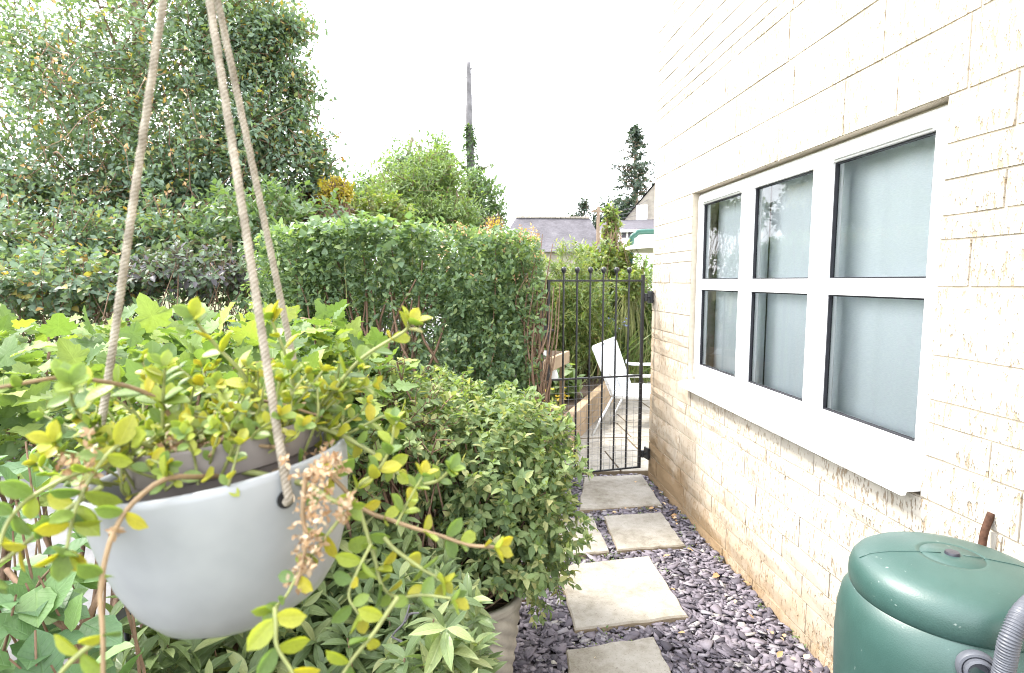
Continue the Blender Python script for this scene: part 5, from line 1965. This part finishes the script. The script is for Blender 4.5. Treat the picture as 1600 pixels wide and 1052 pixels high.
# thick bare stems crossing over the rim of the bowl
for i in range(44):
    a_ = rng.random() * 6.28; b_ = a_ + rng.uniform(1.2, 4.6)
    r1, r2 = rng.uniform(.01, .05), rng.uniform(.05, .085)
    s_ = np.array(HM @ Vector((r1 * math.cos(a_), r1 * math.sin(a_) + .01, .012))); e = np.array(HM @ Vector((r2 * math.cos(b_), r2 * math.sin(b_), .012 + rng.random() * .02)))
    stems.append((spline([s_, (s_ + e) / 2 + [0, 0, .015] + rng.normal(size=3) * .006, e], 10), rng.uniform(.0012, .0024), .013, .04, random.choice(['succulent_stem', 'brown_stem']), False, .6))
pos, D, Nn, S = [], [], [], []
sgroups = {'succulent_stem': [], 'brown_stem': []}
for (q, r, ll, sp, mat, term, start) in stems:
    sgroups[mat].append((q, np.linspace(r, r * .6, len(q))))
    sg = np.concatenate([[0], np.cumsum(np.linalg.norm(np.diff(q, axis=0), axis=1))])
    T_ = nrm(np.gradient(q, axis=0))
    d_ = sg[-1] * start + sp * .4
    k = 0
    while d_ < sg[-1]:
        i = min(np.searchsorted(sg, d_), len(q) - 1)
        t_ = T_[i]
        ref = nrm(np.cross(t_, cF + rng.normal(size=3) * .25)) if k % 2 == 0 else nrm(np.cross(np.cross(t_, cF), t_) + rng.normal(size=3) * .3)
        for sgn in (-1, 1):
            if rng.random() < .14:
                continue
            dd = nrm(ref * sgn + t_ * .55 + UP * .25 + rng.normal(size=3) * .22)
            nn_ = nrm(t_ * .9 + UP * .6 - cF * .35 + rng.normal(size=3) * .3)
            pos.append(q[i]); D.append(dd); Nn.append(nn_); S.append(ll * rng.uniform(.7, 1.15) * (1.05 - .35 * d_ / sg[-1]))
        d_ += sp * rng.uniform(.75, 1.25)
        k += 1
    if term:
        t_ = T_[-1]
        A_ = nrm(np.cross(t_, [0.2, 1, .3])); B_ = np.cross(t_, A_)
        for j in range(4):
            a_ = j * 1.57 + rng.random() * .5
            dd = nrm(t_ * (.9 if j < 2 else 1.5) + (A_ * math.cos(a_) + B_ * math.sin(a_)))
            pos.append(q[-1]); D.append(dd); Nn.append(nrm(t_ * .8 - (A_ * math.cos(a_) + B_ * math.sin(a_)))); S.append(ll * rng.uniform(.55, .8))
for mat, ps_ in sgroups.items():
    for one in ps_:
        many_tubes('stem', [one], mat, suc, 7)
add_leaves(suc, T_OVAL, 'succulent_leaf', np.array(pos), np.array(D), np.array(Nn), np.array(S), 300)
# dried flower heads
dr = []
def heads(px, py, Y, n_, sx, sy):
    for _ in range(n_):
        dr.append(P(px + rng.normal() * sx, py + rng.normal() * sy, Y + rng.normal() * .008))
stalks = [[(478, 735), (473, 800), (478, 845), (470, 890), (462, 915)], [(497, 750), (495, 800), (490, 850), (484, 880)]]
for sk_ in stalks:
    q = spline(np.array(sk_, float), 40)
    for k_i, (x_, y_) in enumerate(q):
        if rng.random() < .75:
            cx_, cy_ = x_ + rng.normal() * 9, y_ + rng.normal() * 5
            heads(cx_, cy_, .362, 5, 3.2, 3.2)
for (hx_, hy2, hY, cl, sx_, sy_) in ((120, 720, .365, 12, 14, 24), (265, 690, .40, 6, 12, 14), (300, 695, .42, 6, 30, 8), (450, 705, .44, 9, 35, 10), (520, 725, .39, 9, 14, 14), (360, 712, .42, 8, 40, 12), (185, 830, .345, 2, 6, 6), (540, 792, .37, 7, 14, 12), (505, 735, .37, 9, 18, 10)):
    for _ in range(cl):
        heads(hx_ + rng.normal() * sx_, hy2 + rng.normal() * sy_, hY, 9, 3.0, 3.0)
dr = np.array(dr)
add_leaves(suc, T_SMALL, 'dried_flower', dr, rdir(len(dr)), rdir(len(dr)), rng.uniform(.003, .0062, len(dr)), mass='dried_flowers')
many_tubes('dry_stalk', [(spline([P(478, 740, .37), P(473, 800, .362), P(478, 845, .358), P(470, 890, .355), P(462, 915, .352)], 20), np.linspace(.0016, .0012, 21)),
                         (spline([P(497, 770, .37), P(492, 830, .36), P(486, 870, .356)], 20), np.linspace(.0014, .001, 21))][:1], 'brown_stem', suc, 6)

# dead leaf litter on the slate
n = 60
x = rng.uniform(.5, 1.46, n); y = rng.uniform(1.4, 4.4, n)
k_ = rng.random(n) < .55
x[k_] = 1.30 + rng.random(k_.sum()) * .17
pos = np.stack([x, y, np.full(n, .035)], 1)
add_t = thing('fallen_leaves', 'tan dead leaf scraps scattered on the slate near the wall', 'leaf litter')
add_leaves(add_t, T_SMALL, 'dead_leaf', pos, nrm(rdir(n) * [1, 1, .2]), nrm(rdir(n) * .5 + UP), rng.uniform(.02, .05, n), mass='litter')
add_t['kind'] = 'stuff'

# weeds and moss sprigs in the gaps between slabs and along the wall foot
wd = thing('path_weeds', 'small green weeds sprouting between the stepping stones and wall', 'weeds')
wd['kind'] = 'stuff'
ws_ = []
for poly in slab_polys:
    for _ in range(7):
        i = rng.integers(len(poly)); c = poly.mean(0)
        q = c + (poly[i] - c) * rng.uniform(1.02, 1.12)
        ws_.append([q[0], q[1], .02])
for _ in range(10):
    ws_.append([1.485 - rng.random() * .03, rng.uniform(1.9, 4.4), .02])
ws_ = np.repeat(np.array(ws_), 12, 0) + rng.normal(size=(len(ws_) * 12, 3)) * [.018, .018, .004]
n = len(ws_)
add_leaves(wd, T_SMALL, 'garden_leaf', ws_, nrm(rng.normal(size=(n, 3)) * [1, 1, .4] + [0, 0, .7]), nrm(rng.normal(size=(n, 3)) * .4 + UP), rng.uniform(.006, .018, n), mass='sprigs')

finish_leaves()
